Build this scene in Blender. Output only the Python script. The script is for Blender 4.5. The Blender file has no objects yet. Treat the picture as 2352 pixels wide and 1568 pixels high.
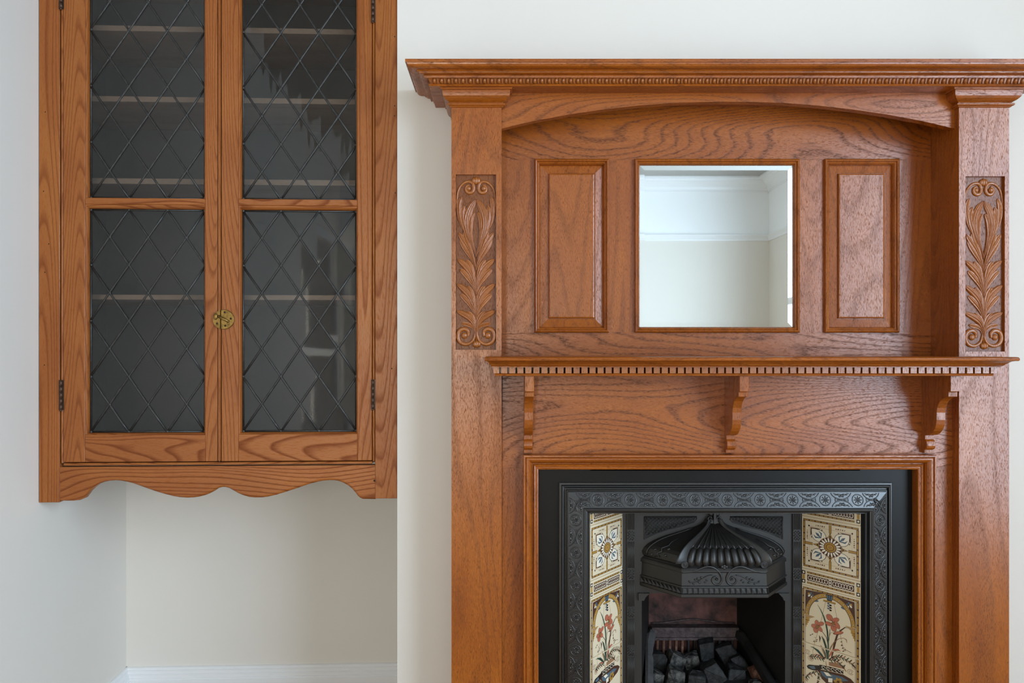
import bpy, bmesh, math, random
from mathutils import Vector, Matrix

random.seed(7)
SC = bpy.context.scene
COL = SC.collection
F = 1826.0                       # focal length in pixels of a 2352 px wide frame
EYE = 1.30                       # lens height
VX, VY = 1160.0, 800.0           # where the line of sight square to the chimney breast lands

# ------------------------------------------------------------------ camera, light, exposure
cam_d = bpy.data.cameras.new('camera')
cam_d.sensor_width = 36.0
cam_d.lens = F * 36.0 / 2352.0
cam_d.shift_x = (1176.0 - VX) / 2352.0
cam_d.shift_y = (VY - 784.0) / 2352.0
cam_d.clip_start = 0.02
cam = bpy.data.objects.new('camera', cam_d)
cam.location = (0, 0, EYE)
cam.rotation_euler = (math.radians(90), 0, 0)
COL.objects.link(cam)
SC.camera = cam

world = bpy.data.worlds.new('sky')
SC.world = world
world.use_nodes = True
bg = world.node_tree.nodes['Background']
bg.inputs[0].default_value = (0.80, 0.88, 1.0, 1)
bg.inputs[1].default_value = 0.5

def area(name, loc, rot, sx, sy, power, col):
    l = bpy.data.lights.new(name, 'AREA')
    l.shape = 'RECTANGLE'; l.size = sx; l.size_y = sy
    l.energy = power; l.color = col
    o = bpy.data.objects.new(name, l)
    o.location = loc; o.rotation_euler = rot
    COL.objects.link(o)
    return o
# daylight at the right-wall window; the side and rear lamps are added fill
area('window_daylight', (2.74, -0.85, 1.58), (0, math.radians(90), 0), 2.46, 2.96, 330, (0.66, 0.85, 1.08))
area('side_fill_lamp', (-1.195, -2.28, 1.30), (0, math.radians(-90), 0.0424), 1.70, 1.70, 6, (1.0, 0.97, 0.93))  # added dim lamp: slight fill, grey reflection in the cupboard glass
area('rear_fill_lamp', (-0.60, -3.49, 1.30), (math.radians(90), 0, 0), 0.31, 1.7, 58, (1.0, 0.93, 0.82))  # added warm fill from behind for the alcove and breast

SC.view_settings.view_transform = 'Standard'
SC.view_settings.look = 'None'
SC.view_settings.gamma = 1.0
SC.view_settings.exposure = -0.18
SC.view_settings.use_curve_mapping = False
SC.cycles.use_denoising = True
SC.cycles.max_bounces = 10
SC.cycles.diffuse_bounces = 6
SC.cycles.transparent_max_bounces = 16
SC.cycles.caustics_reflective = False
SC.cycles.sample_clamp_indirect = 6.0

# ------------------------------------------------------------------ helpers
def lin(c):
    r = []
    for v in c[:3]:
        v = v / 255.0
        r.append(v / 12.92 if v <= 0.04045 else ((v + 0.055) / 1.055) ** 2.4)
    return (r[0], r[1], r[2], 1.0)

def X(px, Y): return (px - VX) * Y / F
def Z(py, Y): return EYE + (VY - py) * Y / F

class MB:
    """collects shapes for one mesh"""
    def __init__(s): s.v = []; s.f = []; s.m = []; s.sm = []
    def add(s, vs, fs, mat=0, smooth=False):
        b = len(s.v)
        s.v += [tuple(p) for p in vs]
        for f in fs:
            s.f.append(tuple(b + i for i in f)); s.m.append(mat); s.sm.append(smooth)
        return s
    def box(s, x0, x1, y0, y1, z0, z1, mat=0):
        vs = [(x0,y0,z0),(x1,y0,z0),(x1,y1,z0),(x0,y1,z0),(x0,y0,z1),(x1,y0,z1),(x1,y1,z1),(x0,y1,z1)]
        return s.add(vs, [(0,3,2,1),(4,5,6,7),(0,1,5,4),(1,2,6,5),(2,3,7,6),(3,0,4,7)], mat)
    def prism(s, poly, fn0, fn1, mat=0, smooth=False):
        """polygon extruded between two mapping functions of its 2D points"""
        n = len(poly)
        vs = [fn0(*p) for p in poly] + [fn1(*p) for p in poly]
        fs = [tuple(range(n)), tuple(range(2*n-1, n-1, -1))]
        s.add(vs, fs, mat)
        s.add(vs, [(i, i+n, (i+1) % n + n, (i+1) % n) for i in range(n)], mat, smooth)
        return s
    def prism_xz(s, poly, y0, y1, mat=0): return s.prism(poly, lambda a,b: (a,y0,b), lambda a,b: (a,y1,b), mat)
    def prism_yz(s, poly, x0, x1, mat=0): return s.prism(poly, lambda a,b: (x0,a,b), lambda a,b: (x1,a,b), mat)
    def prism_xy(s, poly, z0, z1, mat=0): return s.prism(poly, lambda a,b: (a,b,z0), lambda a,b: (a,b,z1), mat)
    def grid(s, rows, mat=0, smooth=True, closed=False):
        n = len(rows[0]); vs = [p for r in rows for p in r]; fs = []
        for i in range(len(rows)-1):
            for j in range(n if closed else n-1):
                k = (j+1) % n
                fs.append((i*n+j, i*n+k, (i+1)*n+k, (i+1)*n+j))
        return s.add(vs, fs, mat, smooth)
    def tube(s, path, r, n=8, mat=0, flat=1.0, up=None, caps=True):
        """round bar along a path; r may be a list; flat squeezes it along 'up'"""
        P = [Vector(p) for p in path]; rows = []
        upv = Vector(up) if up else None
        prev = None
        for i, p in enumerate(P):
            t = (P[min(i+1, len(P)-1)] - P[max(i-1, 0)]).normalized()
            if upv is not None:
                a = upv
            else:
                a = prev if prev is not None else (Vector((0,0,1)) if abs(t.z) < .9 else Vector((1,0,0)))
            b = t.cross(a).normalized(); c = b.cross(t).normalized(); prev = c
            rr = r[i] if isinstance(r, (list, tuple)) else r
            rows.append([tuple(p + b*math.cos(2*math.pi*k/n)*rr + c*math.sin(2*math.pi*k/n)*rr*flat) for k in range(n)])
        s.grid(rows, mat, True, True)
        if caps:
            s.add(rows[0], [tuple(range(n-1,-1,-1))], mat); s.add(rows[-1], [tuple(range(n))], mat)
        return s
    def ball(s, c, ax, ay, az, nu=10, nv=6, mat=0):
        """ellipsoid: ax, ay, az are three half-axis vectors"""
        c = Vector(c); ax = Vector(ax); ay = Vector(ay); az = Vector(az); rows = []
        for i in range(nv+1):
            th = math.pi*i/nv
            rows.append([tuple(c + az*math.cos(th) + (ax*math.cos(2*math.pi*k/nu) + ay*math.sin(2*math.pi*k/nu))*math.sin(th)) for k in range(nu)])
        return s.grid(rows, mat, True, True)
    def ring(s, c, e1, e2, nrm, R, r, n=24, k=6, mat=0, flat=1.0):
        c = Vector(c); e1 = Vector(e1); e2 = Vector(e2); nn = Vector(nrm); rows = []
        for i in range(n+1):
            a = 2*math.pi*i/n; d = e1*math.cos(a) + e2*math.sin(a)
            rows.append([tuple(c + d*(R + r*math.cos(2*math.pi*j/k)) + nn*(r*flat*math.sin(2*math.pi*j/k))) for j in range(k)])
        return s.grid(rows, mat, True, True)
    def frame(s, x0, x1, z0, z1, prof, mat=0, sides='ltrb'):
        """mitred rectangular frame facing -Y; prof = [(inset, Y)]"""
        rows = []
        for o, y in prof:
            rows.append([(x0+o,y,z0+o if 'b' in sides else z0),(x0+o,y,z1-o),(x1-o,y,z1-o),(x1-o,y,z0+o if 'b' in sides else z0)])
        idx = {'l': (0,1), 't': (1,2), 'r': (2,3), 'b': (3,0)}
        for sd in sides:
            a, b = idx[sd]
            for i in range(len(rows)-1):
                s.add([rows[i][a], rows[i][b], rows[i+1][b], rows[i+1][a]], [(0,1,2,3)], mat)
        return s
    def wrap(s, prof, xl, xr, yback, mat=0):
        """moulding that runs along the front and returns to yback at both ends.
        prof = [(Y, Z)], xl(Y), xr(Y) give the ends"""
        rows = []
        for y, z in prof:
            a, b = xl(y), xr(y)
            rows.append([(a,yback,z),(a,y,z),(b,y,z),(b,yback,z)])
        s.grid(rows, mat, False)
        s.add(rows[0], [(0,1,2,3)], mat); s.add(rows[-1], [(3,2,1,0)], mat)
        return s
    def mesh(s, name, origin=(0,0,0), mats=(), bevel=0, seg=1, angle=35):
        me = bpy.data.meshes.new(name)
        ox, oy, oz = origin
        me.from_pydata([(a-ox, b-oy, c-oz) for a,b,c in s.v], [], s.f)
        for m in mats: me.materials.append(m)
        me.polygons.foreach_set('material_index', s.m)
        me.polygons.foreach_set('use_smooth', s.sm)
        me.update()
        bm = bmesh.new(); bm.from_mesh(me)
        bmesh.ops.remove_doubles(bm, verts=bm.verts, dist=1e-6)
        bmesh.ops.recalc_face_normals(bm, faces=bm.faces)
        if bevel:
            es = [e for e in bm.edges if len(e.link_faces) == 2 and e.calc_face_angle(0) > math.radians(angle)]
            if es:
                bmesh.ops.bevel(bm, geom=es, offset=bevel, segments=seg, affect='EDGES', clamp_overlap=True)
        bm.to_mesh(me); bm.free()
        return me
    def centre(s):
        xs = [p[0] for p in s.v]; ys = [p[1] for p in s.v]; zs = [p[2] for p in s.v]
        return ((min(xs)+max(xs))/2, (min(ys)+max(ys))/2, (min(zs)+max(zs))/2)

ORG = {}
def tag(o, label=None, cat=None, group=None, kind=None):
    if label: o['label'] = label
    if cat: o['category'] = cat
    if group: o['group'] = group
    if kind: o['kind'] = kind
    return o

def empty(name, org, parent=None):
    o = bpy.data.objects.new(name, None)
    o.empty_display_size = .1
    COL.objects.link(o)
    if parent is not None:
        o.parent = parent
        o.location = Vector(org) - Vector(ORG[parent.name])
    else:
        o.location = org
    ORG[o.name] = tuple(org)
    return o

def part(name, mb, mat, parent=None, bevel=0, seg=1, label=None, kind=None, angle=35):
    mats = mat if isinstance(mat, (list, tuple)) else [mat]
    c = mb.centre()
    me = mb.mesh(name, c, mats, bevel, seg, angle)
    o = bpy.data.objects.new(name, me)
    COL.objects.link(o)
    if parent is not None:
        o.parent = parent
        o.location = Vector(c) - Vector(ORG[parent.name])
    else:
        o.location = c
    ORG[o.name] = c
    if label: o['label'] = label
    if kind: o['kind'] = kind
    return o

def place(name, me, loc, parent, rot=None, scale=None):
    """one more piece that shares a mesh"""
    o = bpy.data.objects.new(name, me)
    COL.objects.link(o)
    o.parent = parent
    o.location = Vector(loc) - Vector(ORG[parent.name])
    if rot is not None: o.rotation_euler = rot
    if scale is not None: o.scale = scale
    ORG[o.name] = tuple(loc)
    return o

def struct(name, mb, mat, bevel=0):
    return tag(part(name, mb, mat, None, bevel), kind='structure')

def smooth_path(pts, n=8, closed=False):
    """Catmull-Rom through 2D or 3D points"""
    P = [Vector(p) for p in pts]; out = []
    m = len(P)
    for i in range(m-1):
        p0 = P[max(i-1,0)]; p1 = P[i]; p2 = P[i+1]; p3 = P[min(i+2,m-1)]
        for k in range(n):
            t = k/n
            out.append(.5*((2*p1) + (p2-p0)*t + (2*p0-5*p1+4*p2-p3)*t*t + (3*p1-p0-3*p2+p3)*t**3))
    out.append(P[-1])
    return out

def interp(tab, t):
    """piecewise linear table"""
    if t <= tab[0][0]: return tab[0][1]
    for (a, va), (b, vb) in zip(tab, tab[1:]):
        if t <= b: return va + (vb-va)*(t-a)/(b-a)
    return tab[-1][1]

def clip_poly(poly, x0, x1, z0, z1):
    def cut(p, inside, cross):
        out = []
        for i in range(len(p)):
            a, b = p[i-1], p[i]
            if inside(b):
                if not inside(a): out.append(cross(a, b))
                out.append(b)
            elif inside(a): out.append(cross(a, b))
        return out
    def atx(x): return lambda a, b: (x, a[1] + (b[1]-a[1])*(x-a[0])/(b[0]-a[0]))
    def atz(z): return lambda a, b: (a[0] + (b[0]-a[0])*(z-a[1])/(b[1]-a[1]), z)
    for ins, cr in ((lambda q: q[0] >= x0-1e-9, atx(x0)), (lambda q: q[0] <= x1+1e-9, atx(x1)),
                    (lambda q: q[1] >= z0-1e-9, atz(z0)), (lambda q: q[1] <= z1+1e-9, atz(z1))):
        if not poly: break
        poly = cut(poly, ins, cr)
    return poly

def poly_area(p):
    return abs(sum(p[i-1][0]*p[i][1]-p[i][0]*p[i-1][1] for i in range(len(p))))/2

def clip_seg(a, b, poly):
    """segment against a convex counter-clockwise polygon"""
    t0, t1 = 0.0, 1.0
    d = (b[0]-a[0], b[1]-a[1])
    for i in range(len(poly)):
        p, q = poly[i-1], poly[i]
        n = (-(q[1]-p[1]), q[0]-p[0])
        num = n[0]*(a[0]-p[0]) + n[1]*(a[1]-p[1]); den = n[0]*d[0] + n[1]*d[1]
        if abs(den) < 1e-12:
            if num < 0: return None
        elif den > 0: t0 = max(t0, -num/den)
        else: t1 = min(t1, -num/den)
    if t0 >= t1: return None
    return ((a[0]+d[0]*t0, a[1]+d[1]*t0), (a[0]+d[0]*t1, a[1]+d[1]*t1))

# ------------------------------------------------------------------ materials
def newmat(name):
    m = bpy.data.materials.new(name); m.use_nodes = True
    nt = m.node_tree
    return m, nt, nt.nodes, nt.links, nt.nodes['Principled BSDF']

def ramp(nodes, stops, interp_mode='LINEAR'):
    r = nodes.new('ShaderNodeValToRGB'); r.color_ramp.interpolation = interp_mode
    e = r.color_ramp.elements
    e[0].position, e[0].color = stops[0]
    e[1].position, e[1].color = stops[-1]
    for p, c in stops[1:-1]:
        n = e.new(p); n.color = c
    return r

def mathn(nodes, links, op, a, b=None):
    n = nodes.new('ShaderNodeMath'); n.operation = op
    for i, v in enumerate((a, b)):
        if v is None: continue
        if isinstance(v, (int, float)): n.inputs[i].default_value = v
        else: links.new(v, n.inputs[i])
    return n.outputs[0]

def mixc(nodes, links, fac, a, b, blend='MIX'):
    n = nodes.new('ShaderNodeMix'); n.data_type = 'RGBA'; n.blend_type = blend
    for sock, v in ((n.inputs[0], fac), (n.inputs[6], a), (n.inputs[7], b)):
        if isinstance(v, (int, float)): sock.default_value = v
        elif isinstance(v, tuple): sock.default_value = v
        else: links.new(v, sock)
    return n.outputs[2]

def noise(nodes, links, vec, scale, detail=2.0, rough=.5, dist=0.0):
    n = nodes.new('ShaderNodeTexNoise'); n.inputs['Scale'].default_value = scale
    n.inputs['Detail'].default_value = detail; n.inputs['Roughness'].default_value = rough
    n.inputs['Distortion'].default_value = dist
    links.new(vec, n.inputs['Vector'])
    return n.outputs['Fac']

def mixf(nodes, links, a, b):
    return mathn(nodes, links, 'ADD', mathn(nodes, links, 'MULTIPLY', a, .62), mathn(nodes, links, 'MULTIPLY', b, .38))

def wood(name, axis, base, light, dark, pore, rings=7.0, figure=1.0, ring_scale=5.0, stretch=.10, rough=.40,
         pore_amt=.55, line=.45, spec=.5, big=.35, fibre=.17, jagged=.16, fleck=.0, wear=.5, dash=.65):
    """grain runs along axis; contour lines of a stretched noise give the cathedral figure"""
    m, nt, N, L, P = newmat(name)
    tc = N.new('ShaderNodeTexCoord'); oi = N.new('ShaderNodeObjectInfo')
    off = N.new('ShaderNodeVectorMath'); off.operation = 'SCALE'; off.inputs[0].default_value = (13.7, 9.1, 17.3)
    L.new(oi.outputs['Random'], off.inputs['Scale'])
    ad = N.new('ShaderNodeVectorMath'); ad.operation = 'ADD'
    L.new(tc.outputs['Object'], ad.inputs[0]); L.new(off.outputs[0], ad.inputs[1])
    def mapped(along, across):
        mp = N.new('ShaderNodeMapping')
        s = [across]*3; s['XYZ'.index(axis)] = along
        mp.inputs['Scale'].default_value = s
        L.new(ad.outputs[0], mp.inputs['Vector'])
        return mp.outputs[0]
    big_n = noise(N, L, mapped(stretch, 1.0), ring_scale, 1.2, .45, .25)
    fib = noise(N, L, mapped(fibre, 1.0), 640.0, 2.0, .65)
    fine = noise(N, L, mapped(fibre*.7, 1.0), 1150.0, 1.0, .5)
    jag = noise(N, L, mapped(.30, 1.0), 85.0, 2.0, .6)
    ph = mathn(N, L, 'MULTIPLY', big_n, rings*figure)
    ph = mathn(N, L, 'ADD', ph, mathn(N, L, 'MULTIPLY', jag, jagged))
    ph = mathn(N, L, 'ADD', ph, mathn(N, L, 'MULTIPLY', fib, jagged*.8))
    fr = mathn(N, L, 'FRACT', ph)
    rl = ramp(N, [(0.0, (0,0,0,1)), (.58, (.04,.04,.04,1)), (.82, (.85,.85,.85,1)), (.90, (1,1,1,1)), (1.0, (.05,.05,.05,1))])
    L.new(fr, rl.inputs[0])
    # broad changes of tone along the board
    rb = ramp(N, [(.36, (0,0,0,1)), (.66, (1,1,1,1))])
    L.new(noise(N, L, mapped(.22, 1.0), 14.0, 3.0, .55), rb.inputs[0])
    c1 = mixc(N, L, mathn(N, L, 'MULTIPLY', rb.outputs[0], big), lin(base), lin(light))
    # pale flecks
    rf = ramp(N, [(.54, (0,0,0,1)), (.70, (1,1,1,1))]); L.new(noise(N, L, mapped(fibre*1.6, 1.0), 330.0, 2.0, .6, .6), rf.inputs[0])
    c1 = mixc(N, L, mathn(N, L, 'MULTIPLY', rf.outputs[0], fleck), c1, lin(light))
    rk = ramp(N, [(.40, (1-dash,1-dash,1-dash,1)), (.58, (1,1,1,1))]); L.new(fib, rk.inputs[0])
    lm = mathn(N, L, 'MULTIPLY', rl.outputs[0], rk.outputs[0])
    c2 = mixc(N, L, mathn(N, L, 'MULTIPLY', lm, line), c1, lin(dark))
    rp = ramp(N, [(.525, (0,0,0,1)), (.60, (1,1,1,1))]); L.new(mixf(N, L, fib, fine), rp.inputs[0])
    c3 = mixc(N, L, mathn(N, L, 'MULTIPLY', rp.outputs[0], pore_amt), c2, lin(pore))
    # blotchy handling wear
    rw = ramp(N, [(.36, (.74,.64,.54,1)), (.62, (1,1,1,1))]); L.new(noise(N, L, mapped(.5, 1.0), 7.0, 4.0, .6), rw.inputs[0])
    c4 = mixc(N, L, wear, c3, rw.outputs[0], 'MULTIPLY')
    L.new(c4, P.inputs['Base Color'])
    dull = mathn(N, L, 'MAXIMUM', rp.outputs[0], mathn(N, L, 'MULTIPLY', lm, min(1.0, line*1.1)))
    L.new(mathn(N, L, 'ADD', mathn(N, L, 'MULTIPLY', dull, .22), rough), P.inputs['Roughness'])
    L.new(mathn(N, L, 'SUBTRACT', spec, mathn(N, L, 'MULTIPLY', dull, spec*.6)), P.inputs['Specular IOR Level'])
    bp = N.new('ShaderNodeBump'); bp.inputs['Strength'].default_value = .12; bp.inputs['Distance'].default_value = .0006
    L.new(fib, bp.inputs['Height']); L.new(bp.outputs[0], P.inputs['Normal'])
    return m

OAK = dict(base=(151,77,15), light=(183,104,28), dark=(74,33,7), pore=(72,32,7), spec=.64, rough=.27)
oak_z = wood('oak_upright', 'Z', rings=26, figure=.9, ring_scale=5.0, stretch=.12, line=.42, pore_amt=.50, fleck=.45, jagged=.4, **OAK)
oak_x = wood('oak_level', 'X', rings=26, figure=1.0, ring_scale=6.0, stretch=.16, line=.5, pore_amt=.45, fleck=.35, jagged=.35, **OAK)
oak_panel = wood('oak_figured_board', 'X', rings=52, figure=1.0, ring_scale=4.4, stretch=.16, line=.85, pore_amt=.42, fleck=.45, jagged=.50, dash=.7, **OAK)
oak_arch = wood('oak_arch_board', 'X', rings=40, figure=1.0, ring_scale=4.6, stretch=.18, line=.75, pore_amt=.42, fleck=.45, jagged=.45, dash=.7, **OAK)
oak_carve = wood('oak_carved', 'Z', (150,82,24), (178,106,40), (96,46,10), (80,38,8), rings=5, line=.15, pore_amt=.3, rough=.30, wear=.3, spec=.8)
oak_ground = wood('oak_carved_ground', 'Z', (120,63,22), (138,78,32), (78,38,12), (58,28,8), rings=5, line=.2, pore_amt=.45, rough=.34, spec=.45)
PINE = dict(base=(154,87,34), light=(172,106,46), dark=(108,48,16), pore=(108,54,20), spec=.45)
pine_z = wood('pine_upright', 'Z', rings=46, figure=1.0, ring_scale=7.0, stretch=.06, line=.62, pore_amt=.14, rough=.36, big=.4, jagged=.10, fibre=.08, dash=.2, **PINE)
pine_x = wood('pine_level', 'X', rings=36, figure=1.0, ring_scale=6.0, stretch=.20, line=.85, pore_amt=.12, rough=.36, big=.35, jagged=.12, fibre=.08, dash=.15, **PINE)
shelf_wood = wood('raw_shelf_edge', 'X', (176,148,128), (190,162,140), (140,110,90), (140,110,90), rings=6, line=.3, pore_amt=.2, rough=.6)

def plain(name, rgb, rough=.5, spec=.5, metallic=0.0, bump=0.0, bscale=60.0, var=0.0, vscale=6.0, bdist=.001):
    m, nt, N, L, P = newmat(name)
    P.inputs['Base Color'].default_value = lin(rgb)
    P.inputs['Roughness'].default_value = rough
    P.inputs['Specular IOR Level'].default_value = spec
    P.inputs['Metallic'].default_value = metallic
    tc = N.new('ShaderNodeTexCoord')
    if var:
        f = noise(N, L, tc.outputs['Object'], vscale, 4.0, .6)
        r = ramp(N, [(.3, tuple(c*(1-var) for c in lin(rgb)[:3]) + (1,)), (.7, tuple(min(1, c*(1+var)) for c in lin(rgb)[:3]) + (1,))])
        L.new(f, r.inputs[0]); L.new(r.outputs[0], P.inputs['Base Color'])
    if bump:
        f = noise(N, L, tc.outputs['Object'], bscale, 3.0, .55)
        b = N.new('ShaderNodeBump'); b.inputs['Strength'].default_value = bump; b.inputs['Distance'].default_value = bdist
        L.new(f, b.inputs['Height']); L.new(b.outputs[0], P.inputs['Normal'])
    return m

wall_paint = plain('wall_emulsion', (228,222,213), .7, .3, bump=.10, bscale=45, var=.012, vscale=2.0)
trim_paint = plain('white_gloss_paint', (236,236,236), .32, .5)
def two_tone():
    m, nt, N, L, P = newmat('wall_emulsion_with_white_frieze')
    g = N.new('ShaderNodeNewGeometry'); sx = N.new('ShaderNodeSeparateXYZ'); L.new(g.outputs['Position'], sx.inputs[0])
    k = mathn(N, L, 'GREATER_THAN', sx.outputs[2], 2.40)
    L.new(mixc(N, L, k, lin((228,222,213)), lin((243,243,242))), P.inputs['Base Color'])
    P.inputs['Roughness'].default_value = .7; P.inputs['Specular IOR Level'].default_value = .3
    return m
wall_frieze = two_tone()
ceil_paint = plain('ceiling_dimmed', (172,169,164), .8, .2)  # shade put into the colour: darkened to cut bounce on the upper wall
floor_mat = plain('floor_carpet', (160,134,106), .9, .2, bump=.4, bscale=400, var=.08, vscale=30)
iron = plain('blackleaded_iron', (20,20,21), .28, .95, bump=.04, bscale=260, var=.25, vscale=9, bdist=.0006)
iron_hood = plain('hood_iron', (34,32,30), .42, .55, bump=.04, bscale=220, var=.22, vscale=10, bdist=.0006)
iron_dark = plain('sooty_iron', (20,18,17), .6, .35, bump=.35, bscale=150, var=.4, vscale=12)
iron_plate = plain('iron_face_plate', (14,12,10), .36, .22, bump=.12, bscale=90, var=.35, vscale=8)
hinge_mat = plain('rusty_hinge_steel', (78,58,46), .45, .5, .6, bump=.3, bscale=300, var=.4, vscale=60)
brass = plain('tarnished_brass', (132,104,54), .38, .5, .85, bump=.2, bscale=220, var=.5, vscale=70)
brass_dark = plain('dark_screw_brass', (52,40,24), .5, .5, .6)
lead = plain('weathered_lead', (52,51,49), .38, .6, .35, bump=.4, bscale=350, var=.4, vscale=80)
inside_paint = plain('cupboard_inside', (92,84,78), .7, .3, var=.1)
ash = plain('dusty_ash', (74,72,72), .9, .2, bump=.5, bscale=200, var=.3, vscale=30)

def glass_mat(name, wav, wscale, clear=.76):
    m = bpy.data.materials.new(name); m.use_nodes = True
    nt = m.node_tree; N = nt.nodes; L = nt.links
    N.remove(N['Principled BSDF'])
    out = N['Material Output']
    tr = N.new('ShaderNodeBsdfTransparent'); tr.inputs[0].default_value = (clear, clear, clear*.985, 1)
    gl = N.new('ShaderNodeBsdfGlossy'); gl.inputs['Roughness'].default_value = .03
    lw_ = N.new('ShaderNodeLayerWeight'); lw_.inputs['Blend'].default_value = .5
    fr = mathn(N, L, 'ADD', mathn(N, L, 'MULTIPLY', mathn(N, L, 'POWER', lw_.outputs['Facing'], 5.0), .96), .04)
    mx = N.new('ShaderNodeMixShader')
    L.new(fr, mx.inputs[0]); L.new(tr.outputs[0], mx.inputs[1]); L.new(gl.outputs[0], mx.inputs[2])
    L.new(mx.outputs[0], out.inputs[0])
    tc = N.new('ShaderNodeTexCoord'); mp = N.new('ShaderNodeMapping')
    mp.inputs['Rotation'].default_value = (0, math.radians(52), 0); mp.inputs['Scale'].default_value = (1.0, 1.0, .16)
    L.new(tc.outputs['Object'], mp.inputs['Vector'])
    f = noise(N, L, mp.outputs[0], wscale, 1.5, .5, .4)
    b = N.new('ShaderNodeBump'); b.inputs['Strength'].default_value = wav; b.inputs['Distance'].default_value = .004
    L.new(f, b.inputs['Height']); L.new(b.outputs[0], gl.inputs['Normal'])
    return m
pane_wavy = glass_mat('old_drawn_glass', .16, 26.0)
pane_flat = glass_mat('leaded_glass', .02, 5.0)
window_glass = glass_mat('window_glass', .0, 3.0, .97)

def mirror_mat():
    m, nt, N, L, P = newmat('silvered_mirror')
    P.inputs['Base Color'].default_value = (.80, .845, .835, 1)
    P.inputs['Metallic'].default_value = 1.0
    P.inputs['Roughness'].default_value = .015
    return m
mirror_glass = mirror_mat()

def fireback_mat():
    m, nt, N, L, P = newmat('fireback_clay')
    tc = N.new('ShaderNodeTexCoord')
    f = noise(N, L, tc.outputs['Object'], 9.0, 6.0, .65, .3)
    r = ramp(N, [(.38, lin((16,13,12))), (.46, lin((66,42,38))), (.62, lin((104,68,62))), (.75, lin((92,54,38)))])
    L.new(f, r.inputs[0]); L.new(r.outputs[0], P.inputs['Base Color'])
    P.inputs['Roughness'].default_value = .85
    b = N.new('ShaderNodeBump'); b.inputs['Strength'].default_value = .4; b.inputs['Distance'].default_value = .002
    L.new(noise(N, L, tc.outputs['Object'], 160, 3, .6), b.inputs['Height']); L.new(b.outputs[0], P.inputs['Normal'])
    return m
fireback = fireback_mat()

def coal_mat(name, rgb, hi):
    m, nt, N, L, P = newmat(name)
    tc = N.new('ShaderNodeTexCoord')
    r = ramp(N, [(.42, lin(rgb)), (.66, lin(hi)), (.8, lin(rgb))])
    L.new(noise(N, L, tc.outputs['Object'], 55, 6.0, .7, .4), r.inputs[0]); L.new(r.outputs[0], P.inputs['Base Color'])
    P.inputs['Roughness'].default_value = .62; P.inputs['Specular IOR Level'].default_value = .3
    b = N.new('ShaderNodeBump'); b.inputs['Strength'].default_value = .9; b.inputs['Distance'].default_value = .002
    L.new(noise(N, L, tc.outputs['Object'], 130, 5, .7), b.inputs['Height']); L.new(b.outputs[0], P.inputs['Normal'])
    return m
coal_black = coal_mat('coal_black', (14,14,14), (44,44,44))
coal_ashy = coal_mat('coal_ashy', (15,15,14), (92,90,86))
coal_rust = coal_mat('coal_rust', (78,46,32), (128,96,80))

T_CREAM = plain('tile_cream_glaze', (226,209,178), .16, .5)
T_GOLD = plain('tile_gold', (178,136,66), .16, .5)
T_BROWN = plain('tile_brown', (84,56,44), .16, .5)
T_BLUE = plain('tile_blue_grey', (88,106,118), .16, .5)
T_WHITE = plain('tile_white', (238,226,204), .16, .5)
T_CORAL = plain('tile_coral', (186,108,82), .16, .5)
T_GREEN = plain('tile_green', (66,88,72), .16, .5)
T_DARK = plain('tile_dark_line', (44,32,28), .16, .5)
T_TAN = plain('tile_tan', (158,118,88), .16, .5)
TILE_MATS = [T_CREAM, T_GOLD, T_BROWN, T_BLUE, T_WHITE, T_CORAL, T_GREEN, T_DARK, T_TAN]
CREAM, GOLD, BROWN, BLUE, WHITE, CORAL, GREEN, DARK, TAN = range(9)

# ------------------------------------------------------------------ the room
YW = 2.25                                  # face of the chimney breast
BX0 = X(912.5, YW)                         # its left arris
CX = 0.595                                 # middle of the mantelpiece
BX1 = 2*CX - BX0
CEIL = 2.98
YB = -3.40                                 # wall behind the camera
RX = 2.62                                  # right wall
TH = 0.0424                                # the alcove is a little out of square
P0 = Vector((X(88, 2.214), 2.214))         # where the cupboard front meets the left wall
E = Vector((math.cos(TH), math.sin(TH))); NRM = Vector((-math.sin(TH), math.cos(TH)))
AD = 0.565                                 # depth of the alcove behind the cupboard front
def loc2(u, d): p = P0 + E*u + NRM*d; return (p.x, p.y)

# left wall (a slab whose inner face passes through P0)
LD0, LD1, LZ0, LZ1 = -5.40, -3.60, .42, 2.20      # made-up opening in the left wall, added for the side fill lamp
def slab(mb, u0, u1, d0, d1, z0, z1): return mb.prism_xy([loc2(u0,d0), loc2(u1,d0), loc2(u1,d1), loc2(u0,d1)], z0, z1)
b = MB()
slab(b, -.15, 0, LD1, AD+.1, -.05, CEIL+.05); slab(b, -.15, 0, -5.75, LD0, -.05, CEIL+.05)
slab(b, -.15, 0, LD0, LD1, -.05, LZ0); slab(b, -.15, 0, LD0, LD1, LZ1, CEIL+.05)
struct('wall_left', b, wall_paint)
aw = [loc2(-.02, AD), loc2(1.05, AD), loc2(1.05, AD+.12), loc2(-.02, AD+.12)]
struct('wall_alcove', MB().prism_xy(aw, -.05, CEIL+.05), wall_paint)
OX0, OX1, OZ1 = .10, 1.09, .975             # builder's opening
b = MB()
b.box(BX0, OX0, YW, 2.95, -.05, CEIL+.05); b.box(OX1, BX1, YW, 2.95, -.05, CEIL+.05)
b.box(OX0, OX1, YW, 2.95, OZ1, CEIL+.05); b.box(OX0, OX1, 2.60, 2.95, -.05, OZ1)
struct('wall_chimney_breast', b, wall_paint)
struct('wall_alcove_right', MB().box(BX1, RX+.1, 2.80, 2.92, -.05, CEIL+.05), wall_paint)
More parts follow.
